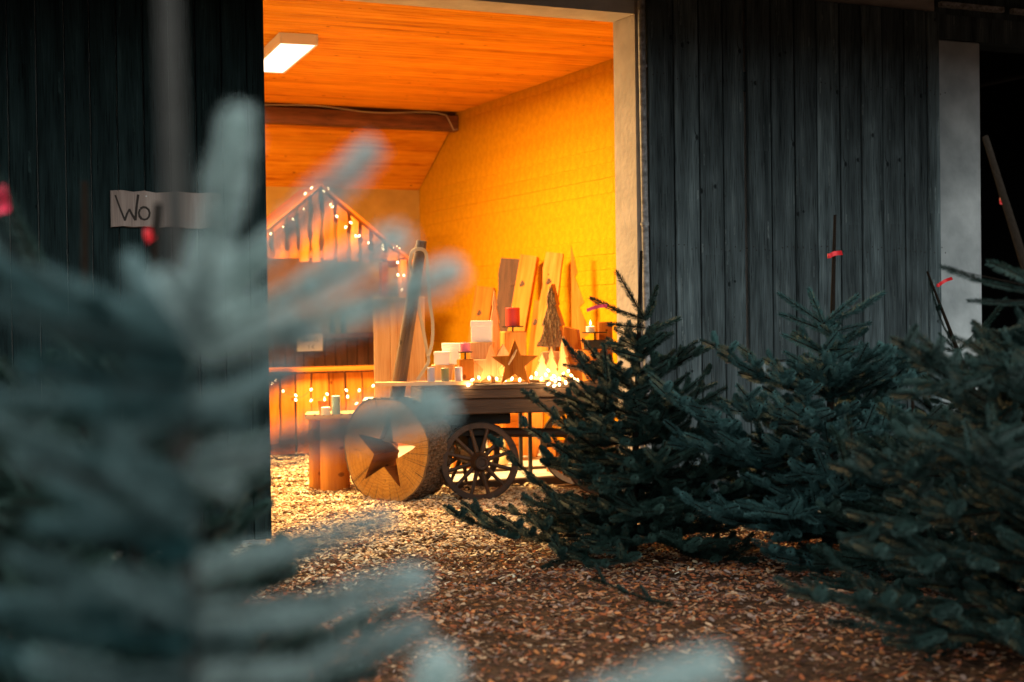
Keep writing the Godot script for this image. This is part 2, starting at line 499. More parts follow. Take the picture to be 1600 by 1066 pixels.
func add_shoot(p: Vector3, d: Vector3, length: float, thick := 1.0, young_lit := 0.5) -> void:
	var b := Basis(Vector3.UP, 0.0)
	# the upper side of a shoot looks up
	var y := d.normalized()
	var x := y.cross(Vector3.UP)
	x = x.normalized() if x.length() > 0.05 else Vector3.RIGHT
	var z := x.cross(y)
	b = Basis(x, y, z).rotated(y, rf(-0.6, 0.6))
	b = Basis(b.x * thick, b.y * (length / 0.15), b.z * thick)
	spray.append(Transform3D(b, p))
	tints.append((tint_of[0] as Color).lerp(tint_of[1], clampf(young_lit * rf(0.75, 1.2) + rf(-0.06, 0.08), 0.0, 1.0)) * rf(0.8, 1.2))

func grow(p: Vector3, d: Vector3, length: float, level: int, thick: float, seg := 0.125, wild := 0.16) -> Array:
	var pts := [p]
	var n := maxi(1, roundi(length / seg))
	var step := length / n
	var dir := d.normalized()
	for i in n:
		dir = (dir + Vector3(rf(-1, 1), rf(-1, 1), rf(-1, 1)) * wild + Vector3.UP * (0.07 if level > 0 else 0.10 * (float(i) / n - 0.3))).normalized()
		var left := length - step * (i + 1)
		var tip := i == n - 1
		var bare := level == 0 and left > 0.42
		if not bare: add_shoot(p, dir, step * 1.06, thick * (1.0 if left < 0.3 else 0.85) * rf(0.85, 1.1), (0.75 * pow(1.0 - minf(left / 0.3, 1.0), 2.0)) * tip_brightness)
		p += dir * step
		pts.append(p)
		var side := dir.cross(Vector3.UP).normalized()
		if level == 0:
			for s: float in [-1.0, 1.0]:
				if rng.randf() < 0.1: continue
				var ang := rf(0.55, 1.0)
				var ld := (dir * cos(ang) + side * s * sin(ang) + Vector3.UP * rf(-0.15, 0.35)).normalized()
				grow(p, ld, rf(0.09, 0.15) if tip else minf(left * 0.5 + rf(0.09, 0.15), 0.36), 1, thick * 0.96, seg * 0.9, wild)
			if rng.randf() < 0.6:
				grow(p, (dir * 0.7 + Vector3.UP * rf(0.4, 1.0) + side * rf(-0.4, 0.4)).normalized(), rf(0.08, 0.15), 2, thick * 0.92, seg, wild)
		elif level == 1 and (left > 0.03 or n == 1 or tip):
			for s: float in [-1.0, 1.0]:
				if rng.randf() < 0.3: continue
				var ang := rf(0.5, 0.95)
				add_shoot(p - dir * 0.01, (dir * cos(ang) + side * s * sin(ang) + Vector3.UP * rf(-0.1, 0.45)).normalized(), rf(0.06, 0.115), thick * rf(0.82, 1.0), 0.75 * tip_brightness * (1.0 if left < 0.2 else 0.45))
	return pts

func woody(pts: Array, r: float, parent: Node3D, from: Transform3D, called := "branch") -> void:
	var q := []
	var rad := []
	for i in pts.size():
		q.append(from * (pts[i] as Vector3))
		rad.append(lerpf(r, r * 0.3, float(i) / (pts.size() - 1)))
	var st := mb()
	tube(st, q, rad, 5)
	obj(called, st, M.twig, parent)

func needles(parent: Node3D, inv: Transform3D, called := "needles", mesh: Mesh = null) -> void:
	var mm := MultiMesh.new()
	mm.transform_format = MultiMesh.TRANSFORM_3D
	mm.use_colors = true
	mm.mesh = mesh if mesh else shoot
	mm.instance_count = spray.size()
	for i in spray.size():
		mm.set_instance_transform(i, inv * (spray[i] as Transform3D))
		mm.set_instance_color(i, tints[i])
	var o := MultiMeshInstance3D.new()
	o.name = called
	o.multimesh = mm
	o.set_meta("kind", "stuff")
	parent.add_child(o, true)
	spray = []
	tints = []

# foot and tip of the trunk; heroes: single shoots or branches measured in the place, [from, to, side shoots]
func spruce(label: String, foot: Vector3, tip: Vector3, o: Dictionary, heroes := []) -> Node3D:
	var root := thing("spruce_tree", label, "spruce tree", Transform3D(Basis(), foot), o.get("group", "cut spruce trees for sale"))
	var inv := root.transform.affine_inverse()
	tint_of = o.tint
	tip_brightness = o.get("tip_brightness", 1.0)
	var H := foot.distance_to(tip)
	var axis := (tip - foot).normalized()
	var lead: float = o.get("lead", 0.3)
	var reach: float = o.get("reach", 0.6)
	var thick: float = o.get("thick", 1.0)
	var low: float = o.get("low", 0.14)
	var high: float = H - lead
	# trunk
	var pts := []
	var rad := []
	for i in 9:
		var t := i / 8.0
		var bend: Vector3 = o.get("bend", Vector3()) * sin(PI * t)
		pts.append(inv * (foot + axis * H * t + bend))
		rad.append(lerpf(o.get("girth", 0.026), o.get("lead_r", 0.006), pow(t, 0.8)))
	var st := mb()
	tube(st, pts, rad, 9)
	for i in int(lead / 0.02):                 # stubs and buds on the bare leader
		var t := 1.0 - rng.randf() * lead / H
		var p: Vector3 = inv * (foot + axis * H * t + o.get("bend", Vector3()) * sin(PI * t))
		var a := rf(0, TAU)
		var r: float = o.get("lead_r", 0.006)
		var d := Vector3(cos(a), rf(0.2, 0.9), sin(a)).normalized()
		tube(st, [p + d * r * 0.5, p + d * (r + rf(0.003, 0.009))], [0.0014, 0.0008], 4)
	obj("trunk", st, o.get("stem", M.twig), root)
	# whorls, with weaker branches between them
	var y: float = low
	var az := rf(0, TAU)
	var gap: float = o.get("gap", 0.2)
	while y < high:
		var t := (y - low) / (high - low)
		for ring in 2:
			var yy: float = y + (0.0 if ring == 0 else gap * 0.5)
			if yy > high: break
			var n: int = (o.get("arms", 6) if ring == 0 else 5)
			for k in n:
				az += TAU / n + rf(-0.25, 0.25)
				var L: float = (reach * pow(1.0 - t, o.get("taper", 1.0)) + 0.11) * rf(0.8, 1.12) * (1.0 if ring == 0 else rf(0.4, 0.7))
				var skip: Callable = o.get("skip", func(_a, _y): return false)
				if skip.call(az, yy): continue
				var el := lerpf(-0.08, 0.75, pow(t, 1.4)) + rf(-0.12, 0.12)
				var d := (Vector3(cos(az), 0, sin(az)) * cos(el) + Vector3.UP * sin(el)).normalized()
				var at_: Vector3 = foot + axis * yy + o.get("bend", Vector3()) * sin(PI * yy / H)
				var line := grow(at_, d, L, 0 if L > 0.22 else 1, thick * rf(0.92, 1.08))
				if L > 0.22: woody(line, 0.0035 + 0.006 * (1.0 - t), root, inv)
		y += gap * lerpf(0.85, 1.1, rng.randf())
		az += 0.5
	for hb: Array in heroes:
		var a: Vector3 = hb[0]
		var b: Vector3 = hb[1]
		if hb[2] == 0:
			var long := a.distance_to(b)
			var segs := maxi(1, roundi(long / (0.19 if hb.size() < 5 else 0.085)))
			var sag := Vector3(rf(-0.05, 0.05), rf(-0.06, 0.0), rf(-0.05, 0.05)) * long
			for i in segs:
				var t0 := float(i) / segs
				var t1 := float(i + 1) / segs
				var q0 := a.lerp(b, t0) + sag * sin(PI * t0)
				var q1 := a.lerp(b, t1) + sag * sin(PI * t1)
				var young_lit: float = (hb[4] if hb.size() > 4 else 0.85) * lerpf(0.7, 1.0, (i + 0.6) / segs)
				var fat: float = (hb[3] if hb.size() > 3 else thick) * rf(0.85, 1.1)
				add_shoot(q0, q1 - q0, q0.distance_to(q1) * 1.05, fat, young_lit)
				if hb.size() > 4 and i < segs - 1 and rng.randf() < 0.4:      # a small side shoot
					var out := (q1 - q0).normalized().cross(Vector3(rf(-1, 1), rf(-0.4, 1), rf(-1, 1))).normalized()
					add_shoot(q0, (q1 - q0).normalized() + out * 0.9, rf(0.035, 0.06), 0.8, young_lit * 0.8)
			woody([a, a.lerp(b, 0.5), b], 0.0032, root, inv)
		else:
			woody(grow(a, b - a, a.distance_to(b), 0 if hb[2] > 1 else 1, hb[3] if hb.size() > 3 else thick, 0.13, 0.05), 0.005, root, inv)
	needles(root, inv, "needles", o.get("mesh", shoot))
	return root

func ribbon(label: String, p: Vector3, to: Vector3, width: float, m: Material, group := "") -> void:
	var o := thing("ribbon", label, "ribbon", Transform3D(Basis(), p), group)
	var d := to - p
	var st := mb()
	var n := Vector3(0, 0, 1)
	var w := d.cross(n).normalized() * width * 0.5
	var prev := []
	for i in 9:
		var t := i / 8.0
		var c := d * t + n * (0.006 * sin(t * 7.0)) + Vector3.UP * 0.004 * sin(t * 4.0)
		var e := [c + w + n * 0.0006, c - w + n * 0.0006, c - w - n * 0.0006, c + w - n * 0.0006]
		if i > 0:
			quad(st, prev[0], prev[1], e[1], e[0], n); quad(st, prev[2], prev[3], e[3], e[2], -n)
			quad(st, prev[0], e[0], e[3], prev[3], w); quad(st, prev[1], e[1], e[2], prev[2], -w)
		prev = e
	obj("tail", st, m, o)
	var k := mb()
	lathe(k, [Vector2(0.0085, -width * 0.5), Vector2(0.0095, 0), Vector2(0.0085, width * 0.5)], 10)
	obj("loop", k, m, o)

# ---------------------------------------------------------------- the scene
func _ready() -> void:
	rng.seed = 20241
	var cam := Camera3D.new()
	cam.name = "camera"
	add_child(cam)
	cam.transform = Transform3D(lens, EYE)
	cam.fov = 26.1
	cam.near = 0.05
	cam.far = 400.0
	var look := CameraAttributesPhysical.new()
	look.frustum_focal_length = 50.0
	look.frustum_focus_distance = 8.2
	look.exposure_aperture = 1.9
	cam.attributes = look
	cam.fov = 26.1
	cam.current = true

	var env := Environment.new()
	env.background_mode = Environment.BG_SKY
	var sky := Sky.new()
	var ps := ProceduralSkyMaterial.new()
	ps.sky_top_color = lin(0.92, 1.0, 0.99)
	ps.sky_horizon_color = lin(0.30, 0.335, 0.34)
	ps.sky_curve = 0.17
	ps.ground_bottom_color = lin(0.03, 0.03, 0.03)
	ps.ground_horizon_color = lin(0.05, 0.055, 0.06)
	sky.sky_material = ps
	env.sky = sky
	env.background_energy_multiplier = 2.3
	env.tonemap_mode = Environment.TONE_MAPPER_LINEAR
	env.tonemap_exposure = 1.0
	env.sdfgi_enabled = true
	env.ssao_enabled = true
	env.ssil_enabled = true
	var we := WorldEnvironment.new()
	we.name = "environment"
	we.environment = env
	add_child(we)
	var sun := DirectionalLight3D.new()
	sun.name = "sun"
	sun.light_energy = 0.15
	sun.light_angular_distance = 25.0
	sun.light_color = Color(0.93, 0.97, 1.0)
	sun.shadow_enabled = true
	add_child(sun)
	sun.rotation = Vector3(deg_to_rad(-58), deg_to_rad(-35), 0)

	surfaces()
	shoot = make_shoot(250, 0.0017)
	dense_shoot = make_shoot(300, 0.0018)
	ground()
	barn()
	lamp_and_cable()
	market_hut()
	wall_goods()
	wagon()
	goods_on_wagon()
	front_goods()
	trees()

func hit(px: float, py: float, axis: int, value: float) -> Vector3:      # where the line of sight meets a plane of the barn, in the barn's axes
	var d: Vector3 = B.basis.inverse() * (lens * Vector3((px - 800.0) / 2300.0, -(py - 533.0) / 2300.0, -1.0))
	var c: Vector3 = B.affine_inverse() * EYE
	return c + d * ((value - c[axis]) / d[axis])

func floor_at(px: float, py: float, h := 0.0) -> Vector3:
	var d: Vector3 = lens * Vector3((px - 800.0) / 2300.0, -(py - 533.0) / 2300.0, -1.0)
	return EYE + d * ((h - EYE.y) / d.y)

# ---------------------------------------------------------------- ground
func ground() -> void:
	var st := mb()
	quad(st, Vector3(-90, 0, 30), Vector3(90, 0, 30), Vector3(90, 0, -90), Vector3(-90, 0, -90), Vector3.UP)
	tag(obj("ground", st, M.soil), "bare brown earth under the wood chips", "", "", "structure")
	# loose wood chips
	var chip := mb()
	var pr := PackedVector2Array([Vector2(-0.5, -0.28), Vector2(-0.1, -0.5), Vector2(0.46, -0.36), Vector2(0.5, 0.12), Vector2(0.12, 0.5), Vector2(-0.42, 0.34)])
	prism(chip, pr, 0.16, Transform3D(Basis(Vector3.RIGHT, -PI / 2), Vector3(0, 0.08, 0)))
	var cm := made(chip)
	var cols := [Color(0.32, 0.16, 0.09), Color(0.21, 0.08, 0.042), Color(0.13, 0.055, 0.035), Color(0.23, 0.155, 0.125), Color(0.38, 0.235, 0.14), Color(0.27, 0.075, 0.03), Color(0.07, 0.036, 0.028), Color(0.38, 0.14, 0.05)]
	var where: Array[Transform3D] = []
	var tint: Array[Color] = []
	var relief := noise(5, 0.9, 3)
	var lamplit_cols := [Color(0.72, 0.57, 0.39), Color(0.64, 0.49, 0.32), Color(0.75, 0.64, 0.47), Color(0.56, 0.39, 0.23), Color(0.32, 0.17, 0.08), Color(0.68, 0.52, 0.32)]
	var add := func(p: Vector3, s: float) -> void:
		var b := Basis(Vector3.UP, rf(0, TAU)) * Basis(Vector3.RIGHT, rf(-0.5, 0.5)) * Basis(Vector3(0, 0, 1), rf(-0.45, 0.45))
		if rng.randf() < 0.35: s *= rf(0.3, 0.65)
		var l := s * (rf(0.5, 1.3) if rng.randf() < 0.8 else rf(1.2, 1.8))
		b = b * Basis.from_scale(Vector3(l, s * rf(0.25, 0.9), s * rf(0.22, 0.8)))
		p.y = 0.004 + maxf(0.0, relief.get_noise_2d(p.x * 3.0, p.z * 3.0)) * 0.05 + rf(0.0, 0.012)
		where.append(Transform3D(b, p))
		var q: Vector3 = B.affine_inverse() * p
		var pale := 1.0 - smoothstep(0.2, 1.9, q.z + relief.get_noise_2d(p.x * 2.0, p.z * 2.0) * 0.6)  # lamp light of the bay put into the chip colour, fading outwards
		var c: Color = lamplit_cols[rng.randi() % 6] if rng.randf() < pale * 0.9 else cols[rng.randi() % cols.size()]
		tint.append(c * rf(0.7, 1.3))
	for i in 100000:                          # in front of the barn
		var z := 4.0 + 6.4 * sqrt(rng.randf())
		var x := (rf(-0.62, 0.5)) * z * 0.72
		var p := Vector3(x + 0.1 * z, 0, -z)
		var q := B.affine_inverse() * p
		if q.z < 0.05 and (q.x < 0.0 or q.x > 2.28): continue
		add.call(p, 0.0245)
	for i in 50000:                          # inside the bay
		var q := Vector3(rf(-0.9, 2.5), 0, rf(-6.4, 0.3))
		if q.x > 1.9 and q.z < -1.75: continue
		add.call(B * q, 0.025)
	var mm := MultiMesh.new()
	mm.transform_format = MultiMesh.TRANSFORM_3D
	mm.use_colors = true
	mm.mesh = cm
	mm.instance_count = where.size()
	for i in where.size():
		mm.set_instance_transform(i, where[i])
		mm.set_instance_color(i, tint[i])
	var o := MultiMeshInstance3D.new()
	o.name = "wood_chips"
	o.multimesh = mm
	o.material_override = M.chip
	add_child(o)
	tag(o, "loose brown wood chips strewn over the yard and into the bay", "", "", "stuff")

# ---------------------------------------------------------------- the barn
func slab(called: String, lo: Vector3, hi: Vector3, m: Material, parent: Node, bev := 0.0, along := 1) -> MeshInstance3D:
	var st := mb()
	var c := (lo + hi) * 0.5
	var foot := Vector3(c.x, lo.y, c.z)
	box(st, hi - lo, off(c - foot), bev, along)
	return obj(called, st, m, parent, off(foot))

func part(called: String, parent: Node3D) -> Node3D:
	var o := Node3D.new()
	o.name = called
	parent.add_child(o, true)
	return o

func barn() -> void:
	var b := thing("barn", "dark weathered timber barn with an open bay lit orange from inside", "barn", B)
	# front, left of the bay
	slab("masonry_left", Vector3(-4.6, 0, -0.28), Vector3(-0.03, 3.62, -0.02), M.plaster, b)
	var wall := part("plank_wall", b)
	var x := -0.004
	while x > -4.5:
		var w := rf(0.125, 0.155)
		if x > -0.1: w = 0.1
		var z := rf(-0.003, 0.005)
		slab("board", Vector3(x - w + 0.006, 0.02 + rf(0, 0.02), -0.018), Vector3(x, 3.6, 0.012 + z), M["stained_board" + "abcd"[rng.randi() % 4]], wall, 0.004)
		x -= w
	# over and right of the bay
	slab("lintel", Vector3(-0.03, 3.03, -0.28), Vector3(2.29, 3.62, -0.012), M.plaster, b)
	slab("masonry_right", Vector3(2.29, 0, -0.28), Vector3(4.585, 3.62, -0.012), M.jamb_plaster, b)
	slab("pillar", Vector3(4.588, 0, -0.3), Vector3(4.97, 3.03, -0.004), M.pillar_plaster, b, 0.008)
	# sliding door of upright boards, hung in front of the masonry
	var door := part("sliding_door", b)
	x = 2.345
	var k := 0
	while x < 4.56:
		var w := rf(0.165, 0.19)
		if x + w > 4.5: w = 4.578 - x
		var z := 0.05 + rf(-0.004, 0.006)
		var m: Material = M["weathered_board" + "abcd"[rng.randi() % 4]]
		if k == 3 or k == 4 or k == 5:                 # boards patched at the foot
			slab("board", Vector3(x, 0.918, 0.022), Vector3(x + w - (0.03 if k == 3 else 0.010), 3.2, z), m, door, 0.004)
			slab("board", Vector3(x + rf(-0.012, 0.004), 0.05, 0.022), Vector3(x + w - 0.009, 0.908, z + 0.003), M["weathered_board" + "abcd"[(k + 1) % 4]], door, 0.004)
		else:
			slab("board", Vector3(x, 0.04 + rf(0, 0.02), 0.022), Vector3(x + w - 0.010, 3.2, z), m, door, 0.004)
		x += w
		k += 1
	slab("brace", Vector3(2.36, 0.5, 0.0), Vector3(4.56, 0.62, 0.02), M.weathered_boardd, door)
	slab("brace", Vector3(2.36, 2.6, 0.0), Vector3(4.56, 2.72, 0.02), M.weathered_boardd, door)
	var nails := mb()
	for i in 26:
		for yy: float in [0.56, 2.66, 1.62]:
			for dx: float in [-0.012, 0.012]:
				lathe(nails, [Vector2(0.0045, 0), Vector2(0.0038, 0.002), Vector2(0, 0.0028)], 6, Transform3D(Basis(Vector3.RIGHT, PI / 2), Vector3(2.39 + i * 0.088 + dx * 1.6 + rf(-0.01, 0.01), yy + rf(-0.02, 0.02), 0.0555)))
	tag(obj("nails", nails, M.iron, door), "", "", "", "stuff")
	var pipe := mb()
	tube(pipe, [Vector3(2.316, 0, 0.04), Vector3(2.318, 1.2, 0.041), Vector3(2.312, 2.3, 0.04), Vector3(2.306, 3.3, 0.04)], [0.021, 0.021, 0.021, 0.021], 12)
	for yy: float in [0.7, 1.75, 2.7]:
		lathe(pipe, [Vector2(0.021, yy), Vector2(0.026, yy + 0.002), Vector2(0.026, yy + 0.02), Vector2(0.021, yy + 0.022)], 12, off(Vector3(2.314, 0, 0.04)))
	obj("downpipe", pipe, M.pipe_zinc, b)
	# the dark bay on the right
	slab("right_beam", Vector3(4.6, 3.035, -0.26), Vector3(9.0, 3.2, 0.0), M.weathered_boardd, b)
	slab("door_track", Vector3(4.58, 3.235, 0.03), Vector3(5.12, 3.268, 0.07), M.pipe_zinc, b)
	slab("door_track", Vector3(5.2, 3.235, 0.03), Vector3(9.0, 3.268, 0.07), M.pipe_zinc, b)
	slab("right_beam_upper", Vector3(4.585, 3.2, -0.28), Vector3(9.0, 3.62, -0.012), M.weathered_boardd, b)
	slab("right_bay_rear", Vector3(4.7, 0, -5.1), Vector3(9.0, 3.6, -5.0), M.roof_dark, b)
	slab("right_bay_side", Vector3(9.0, 0, -5.1), Vector3(9.1, 3.6, 0), M.roof_dark, b)
	slab("right_bay_partition", Vector3(4.7, 0, -5.0), Vector3(4.8, 3.6, -0.3), M.roof_dark, b)
	# walls of the lit bay
	slab("bay_side_wall", Vector3(-3.2, 0, -6.9), Vector3(-3.1, 3.6, -0.28), M.plaster, b)
	slab("rear_wall", Vector3(-3.2, 0, -7.0), Vector3(3.7, 3.6, -6.9), M.rear_plaster, b)
	slab("rear_wall_plaster", Vector3(-3.1, 1.09, -6.9), Vector3(3.52, 2.62, -6.81), M.rear_plaster, b)
	var wains := part("wainscot", b)
	x = -1.0
	while x < 3.45:
		var w := rf(0.09, 0.13)
		slab("board", Vector3(x, 0.02, -6.9), Vector3(x + w - 0.006, 1.03, -6.80 + rf(-0.004, 0.004)), M.dark_board, wains, 0.003)
		x += w
	slab("ledge", Vector3(-1.0, 1.032, -6.89), Vector3(3.50, 1.085, -6.74), M.dark_beam, b, 0.004, 0)
	brick_wall(b)
	# ceiling boards
	slab("ceiling_deck", Vector3(-3.1, 3.275, -5.8), Vector3(3.66, 3.32, -0.285), M.dark_beam, b)
	var ceil := part("ceiling", b)
	var z := -0.285
	while z > -5.66:
		slab("board", Vector3(-3.1, 3.25, z - 0.0905), Vector3(3.515, 3.274, z), M["ceiling_pine" + "abcd"[rng.randi() % 4]], ceil, 0.005, 0)
		z -= 0.096
	slab("purlin", Vector3(-3.1, 3.07, -5.83), Vector3(3.515, 3.22, -5.70), M.dark_beam, b, 0.006, 0)
	# the roof slope behind the purlin
	var slope := part("roof_slope", b)
	var a := Vector3(0, 3.19, -5.78)
	var e := Vector3(0, 2.56, -6.86)
	var n := 11
	var dir := (e - a) / n
	for i in n:
		var c := a + dir * (i + 0.5) + Vector3(0.2075, 0, 0)
		var st := mb()
		box(st, Vector3(6.61, 0.02, dir.length() - 0.005), Transform3D(Basis(Vector3.RIGHT, -atan2(-dir.y, -dir.z))), 0.004, 0)
		obj("board", st, M["ceiling_pine" + "abcd"[rng.randi() % 4]], slope, off(c))
	var rs := mb()
	box(rs, Vector3(6.8, 0.03, 1.5), Transform3D(Basis(Vector3.RIGHT, -atan2(0.63, 1.08)), Vector3(0.2, 2.95, -6.32)))
	obj("roof_underlay", rs, M.dark_beam, b)
	# roof and the eave that shades the front
	slab("roof", Vector3(-5.2, 3.63, -7.4), Vector3(9.4, 3.78, 0.02), M.roof_dark, b)
	var ev := mb()
	prism(ev, PackedVector2Array([Vector2(-0.02, 3.46), Vector2(-2.3, 2.96), Vector2(-2.3, 3.06), Vector2(-0.02, 3.63)]), 14.6, Transform3D(Basis(Vector3.UP, PI / 2), Vector3(9.4, 0, 0)))
	obj("eave", ev, M.roof_dark, b)
	# floor slab with a timber edge, behind the wagon
	slab("bay_floor", Vector3(1.86, -0.05, -6.8), Vector3(3.52, 0.05, -1.86), M.concrete, b)
	slab("floor_edge", Vector3(1.80, -0.02, -1.858), Vector3(3.52, 0.058, -1.79), M.wagon_wood, b, 0.006, 0)
	slab("floor_joint", Vector3(1.86, 0.0, -2.45), Vector3(3.52, 0.068, -2.38), M.wagon_wood, b, 0.006, 0)

func brick_wall(b: Node3D) -> void:
	slab("brick_wall_core", Vector3(3.5235, 0, -6.9), Vector3(3.70, 3.6, -0.285), M.brick_painta, b)
	var wall := part("brick_wall", b)
	var vars := []
	for i in 5:
		var st := mb()
		box(st, Vector3(0.03, rf(0.1125, 0.1165), rf(0.2493, 0.2498)), Transform3D(Basis(Vector3.UP, rf(-0.004, 0.004)) * Basis(Vector3(0, 0, 1), rf(-0.035, 0.035)), Vector3()), 0.0018, 2)
		vars.append(made(st))
	var rest := mb()
	var row := 0
	var y := 0.0
	while y < 3.24:
		var z := -0.30 - (0.125 if row % 2 else 0.0)
		var proud := [0.0, 0.0045, 0.001, 0.005, -0.001, 0.003, 0.0005][(row * 5) % 7] as float
		while z > -6.8:
			var c := Vector3(3.5345 + proud + rf(-0.0008, 0.0008), y + 0.061 + rf(-0.001, 0.001), z - 0.125)
			var seen := y > 1.2 and z < -2.3 and z > -6.75 and not (z < -5.9 and y > 3.2 + (z + 5.8) * 0.58)
			if seen:
				put("brick", vars[(row * 3 + (1 if rng.randf() < 0.12 else 0)) % 5], M["brick_paint" + "abc"[row % 3]], wall, off(c, Basis(Vector3.RIGHT, rf(-0.007, 0.007))))
			else:
				box(rest, Vector3(0.03, 0.1155, 0.243), off(c), 0.004, 2)
			z -= 0.25
		y += 0.122
		row += 1
	tag(obj("brick_courses", rest, M.brick_painta, wall), "", "", "", "stuff")

func ceiling_light(label: String, p: Vector3, turn: float, power: float) -> void:
	var xf := spot(p, turn)
	var o := thing("ceiling_light", label, "ceiling light", xf)
	var st := mb()
	box(st, Vector3(0.28, 0.012, 1.24), off(Vector3(0, -0.008, 0)), 0.002)
	for s: float in [-1.0, 1.0]:
		box(st, Vector3(0.016, 0.066, 1.24), off(Vector3(s * 0.132, -0.047, 0)), 0.003)
		box(st, Vector3(0.247, 0.066, 0.016), off(Vector3(0, -0.047, s * 0.612)), 0.003)
	obj("housing", st, M.white_enamel, o)
	var d := mb()
	box(d, Vector3(0.245, 0.012, 1.206), off(Vector3(0, -0.068, 0)), 0.003)
	obj("light_diffuser", d, M.lamp_face, o)
	var l := AreaLight3D.new()
	l.name = "ceiling_light_glow"
	l.area_size = Vector2(0.24, 1.2)
	l.light_energy = power
	l.light_color = lin(1.0, 0.65, 0.25)
	l.area_range = 14.0
	l.area_attenuation = 2.0
	l.shadow_enabled = true
	add_child(l, true)
	l.transform = xf * Transform3D(Basis(Vector3.RIGHT, -PI / 2), Vector3(0, -0.08, 0))

func lamp_and_cable() -> void:
	ceiling_light("white rectangular fluorescent ceiling light glowing under the pine boards", Vector3(0.955, 3.25, -2.99), -0.085, 70.0)
	ceiling_light("added second fluorescent ceiling light, further left, unseen behind the left plank wall, as fill light", Vector3(-1.1, 3.25, -3.6), -0.085, 28.0)  # added unseen fitting that fills the chips and goods with light
	# cable along the purlin
	var c := thing("cable", "thin pale cable slung loosely along the dark purlin under the ceiling", "cable", spot(Vector3(0.2, 3.2, -5.66)))
	var pts := []
	var rad := []
	for i in 40:
		var t := i / 39.0
		pts.append(Vector3(lerpf(-0.6, 3.05, t), 0.025 + 0.012 * sin(t * 21.0) - 0.012 * sin(t * 9.0), 0.012))
		rad.append(0.006)
	for p in [Vector3(3.16, 0.01, 0.02), Vector3(3.2, -0.06, 0.02), Vector3(3.24, -0.13, 0.01), Vector3(3.29, -0.12, 0.0)]:
		pts.append(p); rad.append(0.006)
	var w := mb()
	tube(w, pts, rad, 6)
	obj("wire", w, M.wire_white, c)

# a string of lights: bulbs where they hang, a wire from one to the next
func string_lights(label: String, bulbs: Array, sag: float, power: float, wire: Material, every := 1) -> void:
	var o := thing("string_light", label, "string lights", Transform3D(Basis(), bulbs[0]))
	var p0: Vector3 = bulbs[0]
	var pts := []
	var rad := []
	for i in bulbs.size():
		var p: Vector3 = bulbs[i] - p0
		if i > 0:
			var q: Vector3 = bulbs[i - 1] - p0
			for k in [0.33, 0.66]:
				pts.append(q.lerp(p, k) + Vector3(0, -sag, -0.012)); rad.append(0.0022)
		pts.append(p + Vector3(0, 0.016, -0.006)); rad.append(0.0022)
	var w := mb()
	tube(w, pts, rad, 5)
	obj("wire", w, wire, o)
	var bm := mb()
	lathe(bm, [Vector2(0.0, -0.014), Vector2(0.006, -0.011), Vector2(0.0088, -0.003), Vector2(0.008, 0.006), Vector2(0.0045, 0.013), Vector2(0.0, 0.014)], 8)
	var bulb := made(bm)
	for i in bulbs.size():
		var p: Vector3 = bulbs[i]
		var tilt := Basis.from_euler(Vector3(rf(-0.9, 0.9), 0, rf(-0.9, 0.9)))
		put("light_bulb", bulb, M.bulb_glow, o, off(p - p0, tilt))
		if i % every == 0:
			var l := OmniLight3D.new()
			l.name = "bulb_light"
			l.light_energy = power
			l.light_size = 0.008
			l.light_color = lin(1.0, 0.62, 0.26)
			l.omni_range = 12.0
			l.omni_attenuation = 2.0
			l.shadow_enabled = true
			o.add_child(l, true)
			l.position = p - p0

